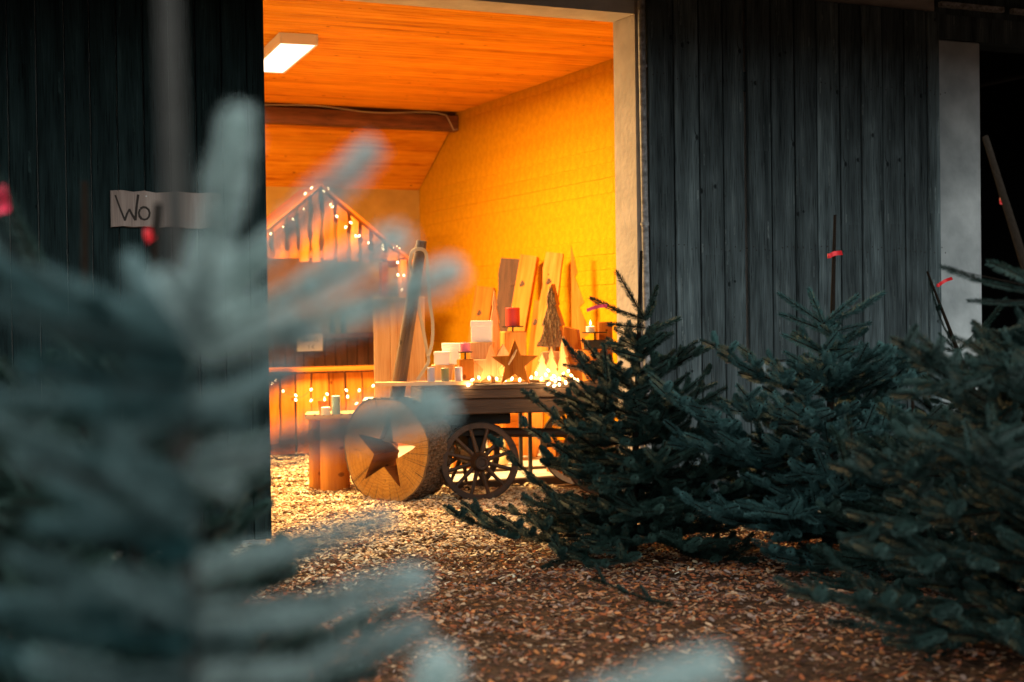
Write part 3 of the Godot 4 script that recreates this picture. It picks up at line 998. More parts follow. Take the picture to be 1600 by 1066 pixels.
# ---------------------------------------------------------------- the stall hut at the back
func market_hut() -> void:
	var Z := -5.2
	var apex: Vector3 = hit(500, 294, 2, Z)
	var eave_r: Vector3 = hit(643, 413, 2, Z)
	var half := eave_r.x - apex.x
	var o := thing("market_hut", "small gabled pine stall hut strung with fairy lights at the back of the bay", "stall", spot(Vector3(apex.x, 0, Z)))
	var top := apex.y
	var fall := (apex.y - eave_r.y) / half
	var low := 1.775
	var gable := part("gable", o)
	var x := -half + 0.02
	while x < half - 0.05:
		var w := minf(rf(0.095, 0.16), half - 0.02 - x)
		var poly := PackedVector2Array()
		var l := x + 0.018
		var r := x + w - 0.018
		var n := 7
		var yb := low + rf(-0.03, 0.02)
		for i in n + 1:                                  # wavy bark edges
			var t := float(i) / n
			var xx := r + (rf(-0.014, 0.010) if i > 0 and i < n else 0.0)
			poly.append(Vector2(xx, lerpf(yb, maxf(yb + 0.03, top - 0.015 - absf(r) * fall), t)))
		if l < 0.0 and r > 0.0: poly.append(Vector2(0, top - 0.015))
		for i in n + 1:
			var t := 1.0 - float(i) / n
			var xx := l + (rf(-0.010, 0.014) if i > 0 and i < n else 0.0)
			poly.append(Vector2(xx, lerpf(yb, maxf(yb + 0.03, top - 0.015 - absf(l) * fall), t)))
		var st := mb()
		prism(st, poly, 0.022, off(Vector3(0, 0, rf(-0.008, 0.004))), 0.0)
		obj("board", st, M["hut_pine" + "abcd"[rng.randi() % 4]], gable)
		x += w
	var roof := part("roof", o)
	for s: float in [-1.0, 1.0]:
		var len_ := sqrt(half * half + (fall * half) * (fall * half)) + 0.05
		var ang := atan(fall)
		var st := mb()
		box(st, Vector3(len_, 0.022, 0.7), Transform3D(Basis(Vector3(0, 0, 1), -s * ang), Vector3(s * half * 0.5 + s * 0.012, top - fall * half * 0.5 + 0.0135, -0.3)), 0.003, 0)
		obj("roof_panel", st, M.hut_pineb, roof)
		var po := mb()
		box(po, Vector3(0.07, low, 0.07), off(Vector3(s * (half - 0.07), low * 0.5, -0.06)), 0.005)
		obj("post", po, M.hut_pinec, o)
		var pr := mb()
		box(pr, Vector3(0.07, low, 0.07), off(Vector3(s * (half - 0.07), low * 0.5, -0.58)), 0.005)
		obj("post", pr, M.hut_pined, o)
	var rail := mb()
	box(rail, Vector3(half * 2 - 0.1, 0.07, 0.04), off(Vector3(0, low + 0.04, -0.055)), 0.004, 0)
	obj("crossbar", rail, M.hut_pined, o)
	# counter
	var c := thing("stall_counter", "orange pine counter of upright boards with string lights across its front", "counter", spot(Vector3(1.75, 0, -4.95)))
	var fr := part("front", c)
	x = -0.9
	while x < 1.0:
		var w := rf(0.12, 0.175)
		var poly := PackedVector2Array()
		for i in 6: poly.append(Vector2(x + w - 0.008 + rf(-0.01, 0.004), 0.03 + i * 0.142))
		for i in 6: poly.append(Vector2(x + 0.004 + rf(-0.004, 0.01), 0.03 + (5 - i) * 0.142))
		var st := mb()
		prism(st, poly, 0.024, off(Vector3(0, 0, rf(-0.006, 0.006))))
		obj("board", st, M["hut_pine" + "abcd"[rng.randi() % 4]], fr)
		x += w
	var t := mb()
	box(t, Vector3(2.0, 0.032, 0.42), off(Vector3(0.05, 0.772, -0.14)), 0.005, 0)
	obj("counter_top", t, M.hut_pinea, c)
	var leg := mb()
	for s: float in [-0.85, 0.95]: box(leg, Vector3(0.06, 0.75, 0.3), off(Vector3(s, 0.38, -0.19)), 0.004)
	obj("support", leg, M.hut_pined, c)
	# fairy lights
	var g := []
	for q: Vector2 in [Vector2(423, 366), Vector2(443, 355), Vector2(458, 343), Vector2(475, 327), Vector2(477, 303), Vector2(486, 303), Vector2(487, 294), Vector2(498, 293), Vector2(506, 299), Vector2(513, 295), Vector2(516, 319), Vector2(519, 323), Vector2(526, 338), Vector2(548, 348), Vector2(540, 355), Vector2(556, 369), Vector2(561, 369), Vector2(576, 380), Vector2(598, 384), Vector2(598, 389), Vector2(615, 385), Vector2(619, 385), Vector2(623, 389), Vector2(621, 410), Vector2(622, 430), Vector2(631, 431), Vector2(628, 453)]:
		g.append(B * hit(q.x, q.y, 2, Z + 0.03))
	string_lights("warm fairy lights trailing over the gable boards of the hut", g, 0.004, 0.003, M.wire_green)
	var f := []
	for q: Vector2 in [Vector2(418, 586), Vector2(424, 599), Vector2(430, 593), Vector2(442, 611), Vector2(462, 618), Vector2(462, 625), Vector2(486, 609), Vector2(486, 626), Vector2(511, 616), Vector2(523, 624), Vector2(541, 610), Vector2(543, 620), Vector2(557, 631), Vector2(561, 610), Vector2(583, 603)]:
		f.append(B * hit(q.x, q.y, 2, -4.90))
	string_lights("warm fairy lights hung across the front of the pine counter", f, 0.01, 0.0055, M.wire_green)
	# price note on the ledge
	var p0: Vector3 = hit(464, 521, 2, -6.725)
	var p1: Vector3 = hit(504, 548, 2, -6.725)
	var pw := p1.x - p0.x
	var ph := p0.y - p1.y
	var n := thing("paper_note", "small cream paper price note pinned to the dark ledge behind the counter", "paper note", spot(Vector3((p0.x + p1.x) * 0.5, p1.y, -6.728)))
	var ps := mb()
	box(ps, Vector3(pw, ph, 0.003), off(Vector3(0, ph * 0.5, 0)))
	obj("sheet", ps, M.paper, n)
	lettering("WAFFEL", 0.055, Vector3(0, ph * 0.66, 0.003), M.ink, n)
	lettering("1 €", 0.055, Vector3(0.01, ph * 0.24, 0.003), M.ink, n)
	for i in 3:
		var bx: float = [472.0, 518.0, 535.0][i]
		var q: Vector3 = hit(bx, 517, 2, -6.82)
		var bo := thing("bottle", ["squat dark bottle on the ledge above the paper note", "dark bottle on the ledge right of the paper note", "slim dark bottle on the ledge nearest the pale display board"][i], "bottle", spot(Vector3(q.x, 1.085, -6.785)), "dark bottles on the ledge")
		var st := mb()
		var s: float = [0.8, 1.0, 1.2][i]
		lathe(st, [Vector2(0, 0), Vector2(0.03, 0.0), Vector2(0.03, 0.09 * s), Vector2(0.012, 0.125 * s), Vector2(0.011, 0.17 * s), Vector2(0, 0.17 * s)], 12)
		obj("body", st, M.black_steel, bo)

func lettering(text: String, size: float, p: Vector3, m: Material, parent: Node3D) -> void:
	var tm := TextMesh.new()
	tm.text = text
	var f := SystemFont.new()
	f.font_names = PackedStringArray(["Droid Sans"])
	tm.font = f
	tm.font_size = 32
	tm.pixel_size = size / 32.0
	tm.depth = 0.001
	put("lettering", tm, m, parent, off(p))

# ---------------------------------------------------------------- planks against the brick wall
func plank(label: String, px: float, py: float, wall_x: float, width: float, thick: float, lean: float, side: float, m: Material, yaw: float, waney := 0.0) -> void:
	var t: Vector3 = hit(px, py, 0, wall_x)
	var h := t.y - 0.06
	var foot := Vector3(t.x - lean * h, 0.06, t.z + side * h)
	var y := (t - foot).normalized()
	var zf := Vector3(-sin(yaw), 0, cos(yaw))
	var x := y.cross(zf).normalized()
	var xf := B * Transform3D(Basis(x, y, x.cross(y)), foot)
	var o := thing("wooden_plank", label, "plank", xf, "planks leaning on the yellow brick wall")
	var len_ := (t - foot).length()
	var poly := PackedVector2Array()
	var n := 12
	for i in n + 1: poly.append(Vector2(width * 0.5 + (rf(-1, 1) * waney), len_ * i / n))
	for i in n + 1: poly.append(Vector2(-width * 0.5 + (rf(-1, 1) * waney), len_ * (n - i) / n))
	var st := mb()
	prism(st, poly, thick, Transform3D(), 0.0 if waney > 0.0 else 0.004)
	obj("timber", st, m, o)
	for k in 2:                                         # knots
		var kn := mb()
		lathe(kn, [Vector2(0.022 - k * 0.006, 0), Vector2(0.016, 0.003), Vector2(0.006, 0.004), Vector2(0, 0.003)], 9, Transform3D(Basis(Vector3.RIGHT, PI / 2) * Basis.from_scale(Vector3(1, 1, 1.3)), Vector3(rf(-0.25, 0.2) * width, len_ * (0.86 - 0.3 * k) + rf(-0.05, 0.05), 0.0)), 0.2)
		obj("knot", kn, M.dark_board, o)

func half_spruce(steps: int, w: float, h: float) -> PackedVector2Array:
	var p := PackedVector2Array([Vector2(0, 0), Vector2(w * 0.9, 0)])
	for i in range(steps, 0, -1):
		var y0 := h * (1.0 - float(i) / steps)
		var y1 := h * (1.0 - float(i - 1) / steps)
		p.append(Vector2(w * i / steps, y0 + h * 0.02))
		if i > 1: p.append(Vector2(w * (i - 1) / steps * 0.62, y1 - 0.004))
	p.append(Vector2(0.004, h))
	p.append(Vector2(0, h * 0.98))
	return p

func whole_spruce(steps: int, w: float, h: float, jag := 0.0) -> PackedVector2Array:
	var right := []
	for i in range(steps, 0, -1):
		var y0 := h * (0.06 + 0.94 * (1.0 - float(i) / steps))
		var y1 := h * (0.06 + 0.94 * (1.0 - float(i - 1) / steps))
		right.append(Vector2(w * 0.5 * i / steps * rf(0.95, 1.05), y0 + rf(0, jag)))
		if i > 1: right.append(Vector2(w * 0.5 * (i - 1) / steps * 0.7, y1 - rf(0, 0.3) * jag))
	var p := PackedVector2Array([Vector2(-w * 0.13, 0), Vector2(w * 0.13, 0), Vector2(w * 0.13, h * 0.06)])
	for v: Vector2 in right: p.append(v)
	p.append(Vector2(0, h))
	right.reverse()
	for v: Vector2 in right: p.append(Vector2(-v.x, v.y))
	p.append(Vector2(-w * 0.13, h * 0.06))
	return p

func wall_goods() -> void:
	plank("short orange plank with a dark knot, leftmost against the brick wall", 757, 448, 3.42, 0.18, 0.05, 0.17, 0.0, M.plankb, 0.75)
	plank("broad dark bark-edged slab behind the red candle", 798, 404, 3.40, 0.20, 0.05, 0.08, -0.02, M.dark_board, 0.62, 0.012)
	plank("tall squared orange beam leaning steeply right of the dark slab", 826, 399, 3.36, 0.15, 0.09, 0.2, 0.0, M.planka, 0.72)
	plank("tall waney-edged plank behind the bark tree, with a star-shaped knot near its top", 867, 395, 3.36, 0.15, 0.045, 0.16, 0.0, M.plankc, 0.7, 0.012)
	plank("narrow board tucked between the squared beam and the waney plank", 846, 470, 3.38, 0.13, 0.04, 0.14, 0.0, M.plankb, 0.7)
	# half spruce of pale wood
	var t: Vector3 = hit(905, 385, 0, 3.40)
	var o := thing("wooden_half_tree", "tall pale wooden half spruce with a saw-toothed edge leaning on the brick wall", "wooden tree", B * Transform3D(Basis(Vector3.UP, -0.55) * Basis(Vector3.RIGHT, -0.03), Vector3(t.x - 0.1, 0.06, t.z + 0.08)), "wooden spruce decorations")
	var st := mb()
	prism(st, half_spruce(7, 0.36, t.y - 0.06), 0.045, off(Vector3(-0.02, 0, 0)), 0.0)
	obj("cutout", st, M.hut_pinec, o)
	# crates and odds and ends on the floor behind the wagon
	for c: Array in [[Vector2(791, 700), 12.0, 0.225, 0.26, 0.2, "larger orange wooden box on the floor behind the wagon wheel", "planka"], [Vector2(881, 742), 10.95, 0.2, 0.24, 0.2, "upright brown wooden box beside the pale wheel rim", "plankb"], [Vector2(716, 722), 11.4, 0.12, 0.26, 0.14, "narrow orange wooden block seen through the left of the spoked wheel", "planka"]]:
		var f := at(c[0].x, c[0].y, c[1]); f.y = 0.05
		var r := thing("wooden_box", c[5], "box", world(f, 0.3), "wooden boxes behind the wagon")
		crate(r, c[2], c[3], c[4], M[c[6]])
	var f2 := at(798, 660, 12.0); f2.y = 0.312
	crate(thing("wooden_box", "small orange wooden box stacked on the larger box behind the wagon", "box", world(f2, 0.15), "wooden boxes behind the wagon"), 0.11, 0.12, 0.12, M.plankb)
	# goose
	var gp := at(780, 702, 11.6); gp.y = 0.05
	var g := thing("goose_figure", "small cream goose figure on the bay floor behind the spoked wheel", "figurine", world(gp, -0.6))
	var gs := mb()
	lathe(gs, [Vector2(0, 0), Vector2(0.045, 0.004), Vector2(0.062, 0.04), Vector2(0.05, 0.085), Vector2(0.024, 0.115), Vector2(0, 0.118)], 16, Transform3D(Basis(Vector3(0, 0, 1), -0.25) * Basis.from_scale(Vector3(1.2, 1, 0.8)), Vector3()))
	tube(gs, [Vector3(0.03, 0.09, 0), Vector3(0.052, 0.13, 0), Vector3(0.05, 0.165, 0), Vector3(0.03, 0.19, 0), Vector3(0.0, 0.19, 0)], [0.024, 0.018, 0.016, 0.02, 0.012], 10)
	obj("body", gs, M.gold, g)
	var gb := mb()
	tube(gb, [Vector3(-0.005, 0.19, 0), Vector3(-0.035, 0.182, 0)], [0.008, 0.003], 8)
	obj("beak", gb, M.orange_glass, g)
	# red hanging lantern
	var lp := at(891, 672, 11.2)
	var ln := thing("red_lantern", "small red lantern hanging under the wagon beside the pale wheel rim", "lantern", world(lp))
	var ls := mb()
	box(ls, Vector3(0.066, 0.085, 0.066), off(Vector3(0, 0.0425, 0)), 0.008)
	obj("case", ls, M.red_paint, ln)
	for s: float in [-1.0, 1.0]:
		var h := mb()
		tube(h, [Vector3(s * 0.02, 0.085, 0), Vector3(s * 0.012, 0.17, 0)], [0.003, 0.003], 6)
		obj("hanger", h, M.black_steel, ln)
	# slim steel table that carries the back row of goods
	var tp := at(829, 745, 10.9); tp.y = 0.05
	var tb := thing("steel_table", "slim black steel table standing behind the wagon", "table", world(tp, 0.2))
	var ts := mb()
	box(ts, Vector3(1.1, 0.02, 0.4), off(Vector3(0.5, 0.66, -0.18)), 0.003, 0)
	obj("table_top", ts, M.black_steel, tb)
	for q: Vector2 in [Vector2(0, 0), Vector2(1.0, 0), Vector2(0, -0.34), Vector2(1.0, -0.34)]:
		var lg := mb()
		box(lg, Vector3(0.028, 0.65, 0.028), off(Vector3(q.x, 0.325, q.y)), 0.003)
		obj("leg", lg, M.black_steel, tb)

func crate(root: Node3D, w: float, h: float, d: float, m: Material) -> void:
	var st := mb()
	box(st, Vector3(w - 0.012, h - 0.012, d - 0.012), off(Vector3(0, h * 0.5, 0)), 0.002)
	obj("core", st, m, root)
	for s: float in [-1.0, 1.0]:
		for k in 2:
			var bd := mb()
			box(bd, Vector3(w, h * 0.47, 0.012), off(Vector3(0, h * (0.25 + 0.5 * k), s * d * 0.5)), 0.002, 0)
			obj("slat", bd, m, root)

# ---------------------------------------------------------------- wagon
func wheel(root: Node3D, p: Vector3, r: float, m_rim: Material, spin: float) -> void:
	var w := Node3D.new()
	w.name = "wheel"
	root.add_child(w, true)
	w.transform = Transform3D(Basis(Vector3.RIGHT, PI / 2) * Basis(Vector3.UP, spin), p)       # axle along z
	var rim := mb()
	lathe(rim, [Vector2(r - 0.04, -0.022), Vector2(r - 0.006, -0.022), Vector2(r - 0.006, 0.022), Vector2(r - 0.04, 0.022), Vector2(r - 0.04, -0.022)], 48)
	obj("rim", rim, m_rim, w)
	var tyre := mb()
	lathe(tyre, [Vector2(r - 0.0055, -0.024), Vector2(r, -0.024), Vector2(r, 0.024), Vector2(r - 0.0055, 0.024), Vector2(r - 0.0055, -0.024)], 48)
	obj("tyre", tyre, M.iron, w)
	for k in 12:
		var a := TAU * k / 12.0
		var sp := mb()
		var d := Vector3(cos(a), 0, sin(a))
		tube(sp, [d * 0.045, d * 0.1, d * 0.17, d * (r - 0.035)], [0.017, 0.015, 0.0125, 0.0135], 8, false)
		obj("spoke", sp, M.wheel_wood, w)
	var hub := mb()
	lathe(hub, [Vector2(0.0, -0.09), Vector2(0.04, -0.09), Vector2(0.05, -0.06), Vector2(0.066, -0.025), Vector2(0.066, 0.025), Vector2(0.052, 0.06), Vector2(0.042, 0.10), Vector2(0.03, 0.10), Vector2(0.028, 0.08), Vector2(0.0, 0.08)], 20)
	obj("hub", hub, M.wheel_wood, w)
	var band := mb()
	lathe(band, [Vector2(0.043, 0.078), Vector2(0.0475, 0.078), Vector2(0.0455, 0.104), Vector2(0.041, 0.104), Vector2(0.043, 0.078)], 20)
	obj("hub_band", band, M.iron, w)

var wagon_xf: Transform3D

func wagon() -> void:
	wagon_xf = world(Vector3(-0.226, 0, -9.723), 0.20)
	var o := thing("hand_wagon", "old dark wooden hand wagon with spoked wheels serving as a display table", "wagon", wagon_xf)
	wheel(o, Vector3(0, 0.262, 0), 0.262, M.wheel_wood, 0.26)
	wheel(o, Vector3(0, 0.262, -0.66), 0.262, M.wheel_wood, 0.1)
	wheel(o, Vector3(0.86, 0.29, 0.0), 0.29, M.wheel_wood, 0.4)
	wheel(o, Vector3(0.86, 0.29, -0.70), 0.29, M.rim_light, 0.0)
	for q: Vector2 in [Vector2(0, 0.262), Vector2(0.86, 0.29)]:
		var ax := mb()
		tube(ax, [Vector3(q.x, q.y, 0.06), Vector3(q.x, q.y, -0.76)], [0.018, 0.018], 10)
		box(ax, Vector3(0.075, 0.085, 0.5), off(Vector3(q.x, q.y, -0.34)), 0.006, 2)
		obj("axle", ax, M.wagon_wood, o)
	var bed := part("bed", o)
	for i in 5:
		var zz := 0.06 - 0.15 * i
		var st := mb()
		box(st, Vector3(1.42, 0.03, 0.146), off(Vector3(0.345, 0.755, zz - 0.073)), 0.004, 0)
		obj("board", st, M.wagon_wood, bed)
	for zz: float in [0.045, -0.68]:
		var rail := mb()
		box(rail, Vector3(1.40, 0.058, 0.035), off(Vector3(0.345, 0.7105, zz)), 0.004, 0)
		box(rail, Vector3(1.36, 0.105, 0.05), off(Vector3(0.345, 0.63, zz - 0.035 if zz > 0 else zz + 0.035)), 0.006, 0)
		obj("side_rail", rail, M.wagon_wood, o)
	for xx: float in [-0.34, 1.02]:
		var e := mb()
		box(e, Vector3(0.05, 0.14, 0.68), off(Vector3(xx, 0.668, -0.318)), 0.005, 2)
		obj("end_rail", e, M.wagon_wood, o)
	var br := mb()
	box(br, Vector3(0.17, 0.032, 0.03), Transform3D(Basis(Vector3(0, 0, 1), 0.52), Vector3(-0.255, 0.665, 0.05)), 0.004, 0)
	obj("brace", br, M.dark_beam, o)
	var pin := mb()
	tube(pin, [Vector3(-0.29, 0.615, -0.02), Vector3(-0.29, 0.615, 0.07)], [0.028, 0.028], 14)
	tube(pin, [Vector3(-0.29, 0.615, 0.07), Vector3(-0.29, 0.615, 0.078)], [0.012, 0.012], 10)
	obj("roller", pin, M.dark_beam, o)
	for q: Array in [[Vector3(0.46, 0.07, 0.5), Vector3(0.0, 0.535, -0.33)], [Vector3(0.3, 0.06, 0.62), Vector3(0.0, 0.46, -0.33)], [Vector3(0.12, 0.10, 0.5), Vector3(0.0, 0.37, -0.33)], [Vector3(0.09, 0.24, 0.5), Vector3(0.86, 0.46, -0.35)]]:
		var tt := mb()
		box(tt, q[0], off(q[1]), 0.006, 0)
		obj("bolster", tt, M.roof_dark, o)
	var perch := mb()
	tube(perch, [Vector3(0.05, 0.43, -0.33), Vector3(0.9, 0.40, -0.33)], [0.035, 0.03], 10)
	obj("perch_pole", perch, M.wagon_wood, o)
	# drawbar, folded up
	var inv := wagon_xf.affine_inverse()
	var db := mb()
	var p0 := inv * at(608, 690, 9.82)
	var p1 := inv * at(659, 376, 9.74)
	tube(db, [p0, p0.lerp(p1, 0.3) + Vector3(0.004, 0, 0), p0.lerp(p1, 0.7), p0.lerp(p1, 0.96), p1], [0.05, 0.049, 0.043, 0.037, 0.034], 10)
	obj("drawbar", db, M.grey_wood, o)
	var sm := mb()
	var loop := [at(640, 412, 9.69), at(644, 394, 9.68), at(655, 389, 9.66), at(665, 395, 9.69), at(668, 420, 9.72), at(671, 470, 9.72), at(676, 505, 9.72), at(675, 535, 9.72), at(669, 557, 9.72)]
	var loop2 := [at(640, 412, 9.75), at(646, 440, 9.80), at(652, 470, 9.80), at(661, 515, 9.76), at(668, 553, 9.73), at(669, 566, 9.72), at(660, 582, 9.72), at(652, 594, 9.71)]
	strap_along(sm, loop, inv)
	strap_along(sm, loop2, inv)
	obj("pull_strap", sm, M.strap, o)

func strap_along(st: SurfaceTool, pts: Array, inv: Transform3D) -> void:
	var curve := Curve3D.new()
	for i in pts.size():
		var a: Vector3 = pts[maxi(i - 1, 0)]
		var c: Vector3 = pts[mini(i + 1, pts.size() - 1)]
		curve.add_point(inv * pts[i], (inv.basis * (a - c)) / 6.0, (inv.basis * (c - a)) / 6.0)
	var q := curve.tessellate(4, 3)
	var prev := []
	for i in q.size():
		var d := (q[mini(i + 1, q.size() - 1)] - q[maxi(i - 1, 0)]).normalized()
		var w := d.cross(Vector3(0.5, 0, 1)).normalized() * 0.012
		var n := w.cross(d).normalized() * 0.0022
		var e := [q[i] + w + n, q[i] - w + n, q[i] - w - n, q[i] + w - n]
		if i > 0:
			quad(st, prev[0], prev[1], e[1], e[0], n); quad(st, prev[2], prev[3], e[3], e[2], -n)
			quad(st, prev[0], e[0], e[3], prev[3], w); quad(st, prev[1], e[1], e[2], prev[2], -w)
		prev = e

# ---------------------------------------------------------------- goods on the wagon
func on_bed(px: float, depth: float, h := 0.7715) -> Vector3:
	var p := at(px, 560, depth)
	p.y = h
	return p

func candle(label: String, p: Vector3, r: float, h: float, m: Material, group := "") -> void:
	var o := thing("candle", label, "candle", world(p), group)
	var st := mb()
	lathe(st, [Vector2(0, 0), Vector2(r, 0), Vector2(r, h - 0.004), Vector2(r - 0.004, h), Vector2(r * 0.5, h - 0.004), Vector2(0, h - 0.005)], 22)
	obj("wax", st, m, o)
	var w := mb()
	tube(w, [Vector3(0, h - 0.006, 0), Vector3(0.001, h + 0.008, 0)], [0.0015, 0.0012], 5)
	obj("wick", w, M.white_wax, o)

func plate(label: String, p: Vector3, r: float, stem: float) -> void:      # a candle plate on a spike
	var o := thing("candle_plate", label, "candle plate", world(p))
	var st := mb()
	lathe(st, [Vector2(0, stem - 0.002), Vector2(r * 0.9, stem - 0.002), Vector2(r, stem + 0.005), Vector2(r - 0.002, stem + 0.006), Vector2(r * 0.88, stem), Vector2(0, stem)], 26)
	obj("dish", st, M.iron, o)
	var sp := mb()
	tube(sp, [Vector3(0, 0, 0), Vector3(0, stem - 0.002, 0)], [0.006, 0.006], 8)
	obj("spike", sp, M.iron, o)

func goods_on_wagon() -> void:
	# tray of split wood with three candles
	var tp := on_bed(662, 9.71)
	var tr := thing("wooden_tray", "long pale split-wood tray at the left end of the wagon carrying three candles", "tray", world(tp, 0.06))
	var st := mb()
	var poly := PackedVector2Array()
	for i in 15: poly.append(Vector2(-0.32 + 0.64 * i / 14.0, -0.08 + rf(-0.008, 0.008)))
	for i in 15: poly.append(Vector2(0.32 - 0.64 * i / 14.0, 0.08 + rf(-0.008, 0.008)))
	prism(st, poly, 0.024, Transform3D(Basis(Vector3.RIGHT, -PI / 2), Vector3(0, 0.025, 0)), 0.004)
	obj("slab", st, M.pale_wood, tr)
	candle("lilac pillar candle, left of the three on the wooden tray", on_bed(673, 9.70, 0.797), 0.0255, 0.093, M.lilac_wax)
	candle("olive green pillar candle between two lilac ones on the wooden tray", on_bed(695, 9.70, 0.797), 0.0255, 0.088, M.olive_wax)
	candle("mauve pillar candle, right of the three on the wooden tray", on_bed(716, 9.70, 0.797), 0.0255, 0.093, M.mauve_wax)
	# small block with the pink candle
	var bp := on_bed(727, 9.86)
	var bk := thing("wooden_block", "small square brown wood block under the pink candle", "block", world(bp, 0.25), "wood blocks that hold candles")
	st = mb()
	box(st, Vector3(0.10, 0.165, 0.09), off(Vector3(0, 0.0825, 0)), 0.004)
	obj("body", st, M.plankb, bk)
	plate("small iron candle plate spiked into the brown block under the pink candle", bp + Vector3(0, 0.165, 0), 0.05, 0.045)
	candle("short pink candle on a small iron plate", bp + Vector3(0, 0.211, 0), 0.034, 0.064, M.pink_wax)
	# planter with white cards
	var pp := on_bed(692, 9.98)
	var pl := thing("wooden_planter", "cream tapered wooden box with white cards, left on the wagon", "planter", world(pp, -0.05))
	st = mb()
	prism(st, PackedVector2Array([Vector2(-0.055, 0), Vector2(0.055, 0), Vector2(0.078, 0.125), Vector2(-0.078, 0.125)]), 0.1, off(Vector3(0, 0, 0.05)), 0.003)
	obj("body", st, M.pale_wood, pl)
	white_box("front white carton in the cream planter", pp + Vector3(-0.004, 0.1255, 0.01), Vector3(0.105, 0.09, 0.05), -0.1)
	white_box("taller white carton behind the front one in the cream planter", pp + Vector3(0.055, 0.1255, -0.055), Vector3(0.12, 0.145, 0.05), -0.1)
	# tall block with a big white carton
	var qp := on_bed(753, 10.05)
	var qb := thing("wooden_block", "tall cream wood block under the largest white carton", "block", world(qp, -0.1), "wood blocks on the wagon")
	st = mb()
	prism(st, PackedVector2Array([Vector2(-0.07, 0), Vector2(0.07, 0), Vector2(0.082, 0.275), Vector2(-0.078, 0.275)]), 0.12, off(Vector3(0, 0, 0.06)), 0.004)
	obj("body", st, M.pale_wood, qb)
	white_box("largest white carton standing on the tall cream block", qp + Vector3(0.002, 0.276, 0.01), Vector3(0.142, 0.145, 0.06), -0.1)
	# stars
	wood_star("brown sawn wooden star standing at the front edge of the wagon", on_bed(804, 9.74), 0.165, 0.068, 0.045, M.plankb, 0.12, true)
	wood_star("pale wooden star half hidden behind the brown star", on_bed(768, 9.93), 0.14, 0.058, 0.04, M.pale_wood, -0.35, false)
	# block with the red candle
	var rp := on_bed(802, 10.12)
	var rb := thing("wooden_block", "tall split wood block under the red candle", "block", world(rp, 0.3), "wood blocks that hold candles")
	st = mb()
	box(st, Vector3(0.155, 0.345, 0.13), off(Vector3(0, 0.1725, 0)), 0.006)
	obj("body", st, M.plankc, rb)
	plate("wide iron candle plate spiked into the tall split block", rp + Vector3(0, 0.345, 0), 0.078, 0.03)
	candle("thick red candle on the wide iron plate", rp + Vector3(0, 0.376, 0), 0.049, 0.132, M.red_wax)
	# little house
	var hp := on_bed(786, 10.0)
	var hs := thing("wooden_house", "tiny pale wooden house between the cream block and the brown star", "wooden house", world(hp + Vector3(0, 0.002, 0), 0.1))
	st = mb()
	prism(st, PackedVector2Array([Vector2(-0.055, 0), Vector2(0.055, 0), Vector2(0.055, 0.165), Vector2(0, 0.26), Vector2(-0.055, 0.165)]), 0.06, off(Vector3(0, 0, 0.03)), 0.003)
	obj("body", st, M.pale_wood, hs)
	st = mb()
	box(st, Vector3(0.03, 0.05, 0.004), off(Vector3(0, 0.13, 0.031)))
	obj("window", st, M.plankb, hs)
	# spruce cut-outs
	cutout("slender pale wooden spruce behind the largest white carton", on_bed(774, 10.30), 5, 0.17, 0.64, 0.03, M.pale_wood, -0.2)
	cutout("wooden spruce with rough dark bark on its face, behind the string lights", on_bed(866, 10.28, 0.972), 3, 0.22, 0.47, 0.07, M.brown_bark, -0.38, true)
	cutout("small bright wooden spruce, left of those beside the brown star", on_bed(846, 9.98), 3, 0.13, 0.20, 0.04, M.pale_wood, 0.2)
	cutout("small bright wooden spruce just left of the tapered brown block", on_bed(862, 10.02), 3, 0.13, 0.24, 0.04, M.pale_wood, -0.15)
	cutout("narrow bright wooden spruce in front of the tapered brown block", on_bed(881, 10.0), 4, 0.12, 0.31, 0.04, M.pale_wood, -0.5)
	var ub := on_bed(866, 10.28)
	var ubo := thing("wooden_block", "squat cream block under the bark spruce, behind the string lights", "block", world(ub, -0.2), "wood blocks on the wagon")
	st = mb()
	box(st, Vector3(0.15, 0.2, 0.12), off(Vector3(0, 0.1, 0)), 0.004)
	obj("body", st, M.pale_wood, ubo)
	var tb := on_bed(893, 10.15)
	var tbo := thing("wooden_block", "tapered brown block right of the bark spruce", "block", world(tb, -0.3), "wood blocks on the wagon")
	st = mb()
	prism(st, PackedVector2Array([Vector2(-0.075, 0), Vector2(0.095, 0), Vector2(0.05, 0.35), Vector2(-0.045, 0.375)]), 0.07, off(Vector3(0, 0, 0.035)), 0.004)
	obj("body", st, M.plankb, tbo)
	# bowl and candle stand at the right end
	var wb := on_bed(918, 10.05)
	var bo := thing("wooden_bowl", "turned wooden bowl at the right end of the wagon", "bowl", world(wb))
	st = mb()
	lathe(st, [Vector2(0, 0), Vector2(0.035, 0), Vector2(0.04, 0.07), Vector2(0.09, 0.205), Vector2(0.1, 0.215), Vector2(0.085, 0.21), Vector2(0.03, 0.09), Vector2(0, 0.085)], 26)
	obj("body", st, M.planka, bo)
	var sp := on_bed(930, 10.36)
	var sb := thing("black_box", "black box under the burning candle at the right end of the wagon", "box", world(sp, 0.2))
	st = mb()
	box(st, Vector3(0.13, 0.275, 0.13), off(Vector3(0, 0.1375, 0)), 0.004)
	obj("body", st, M.black_steel, sb)
	plate("iron candle plate on the black box", sp + Vector3(0, 0.275, 0), 0.095, 0.05)
	candle("short white burning candle on the iron plate at the right end of the wagon", sp + Vector3(-0.03, 0.326, 0), 0.032, 0.045, M.white_wax)
	flame(sp + Vector3(-0.03, 0.381, 0), "flame of the white candle above the black box", 0.03)
	var kp := on_bed(948, 10.45)
	var kb := thing("wooden_block", "brown upright block at the far right end of the wagon beside the white jamb", "block", world(kp, 0.1), "wood blocks on the wagon")
	st = mb()
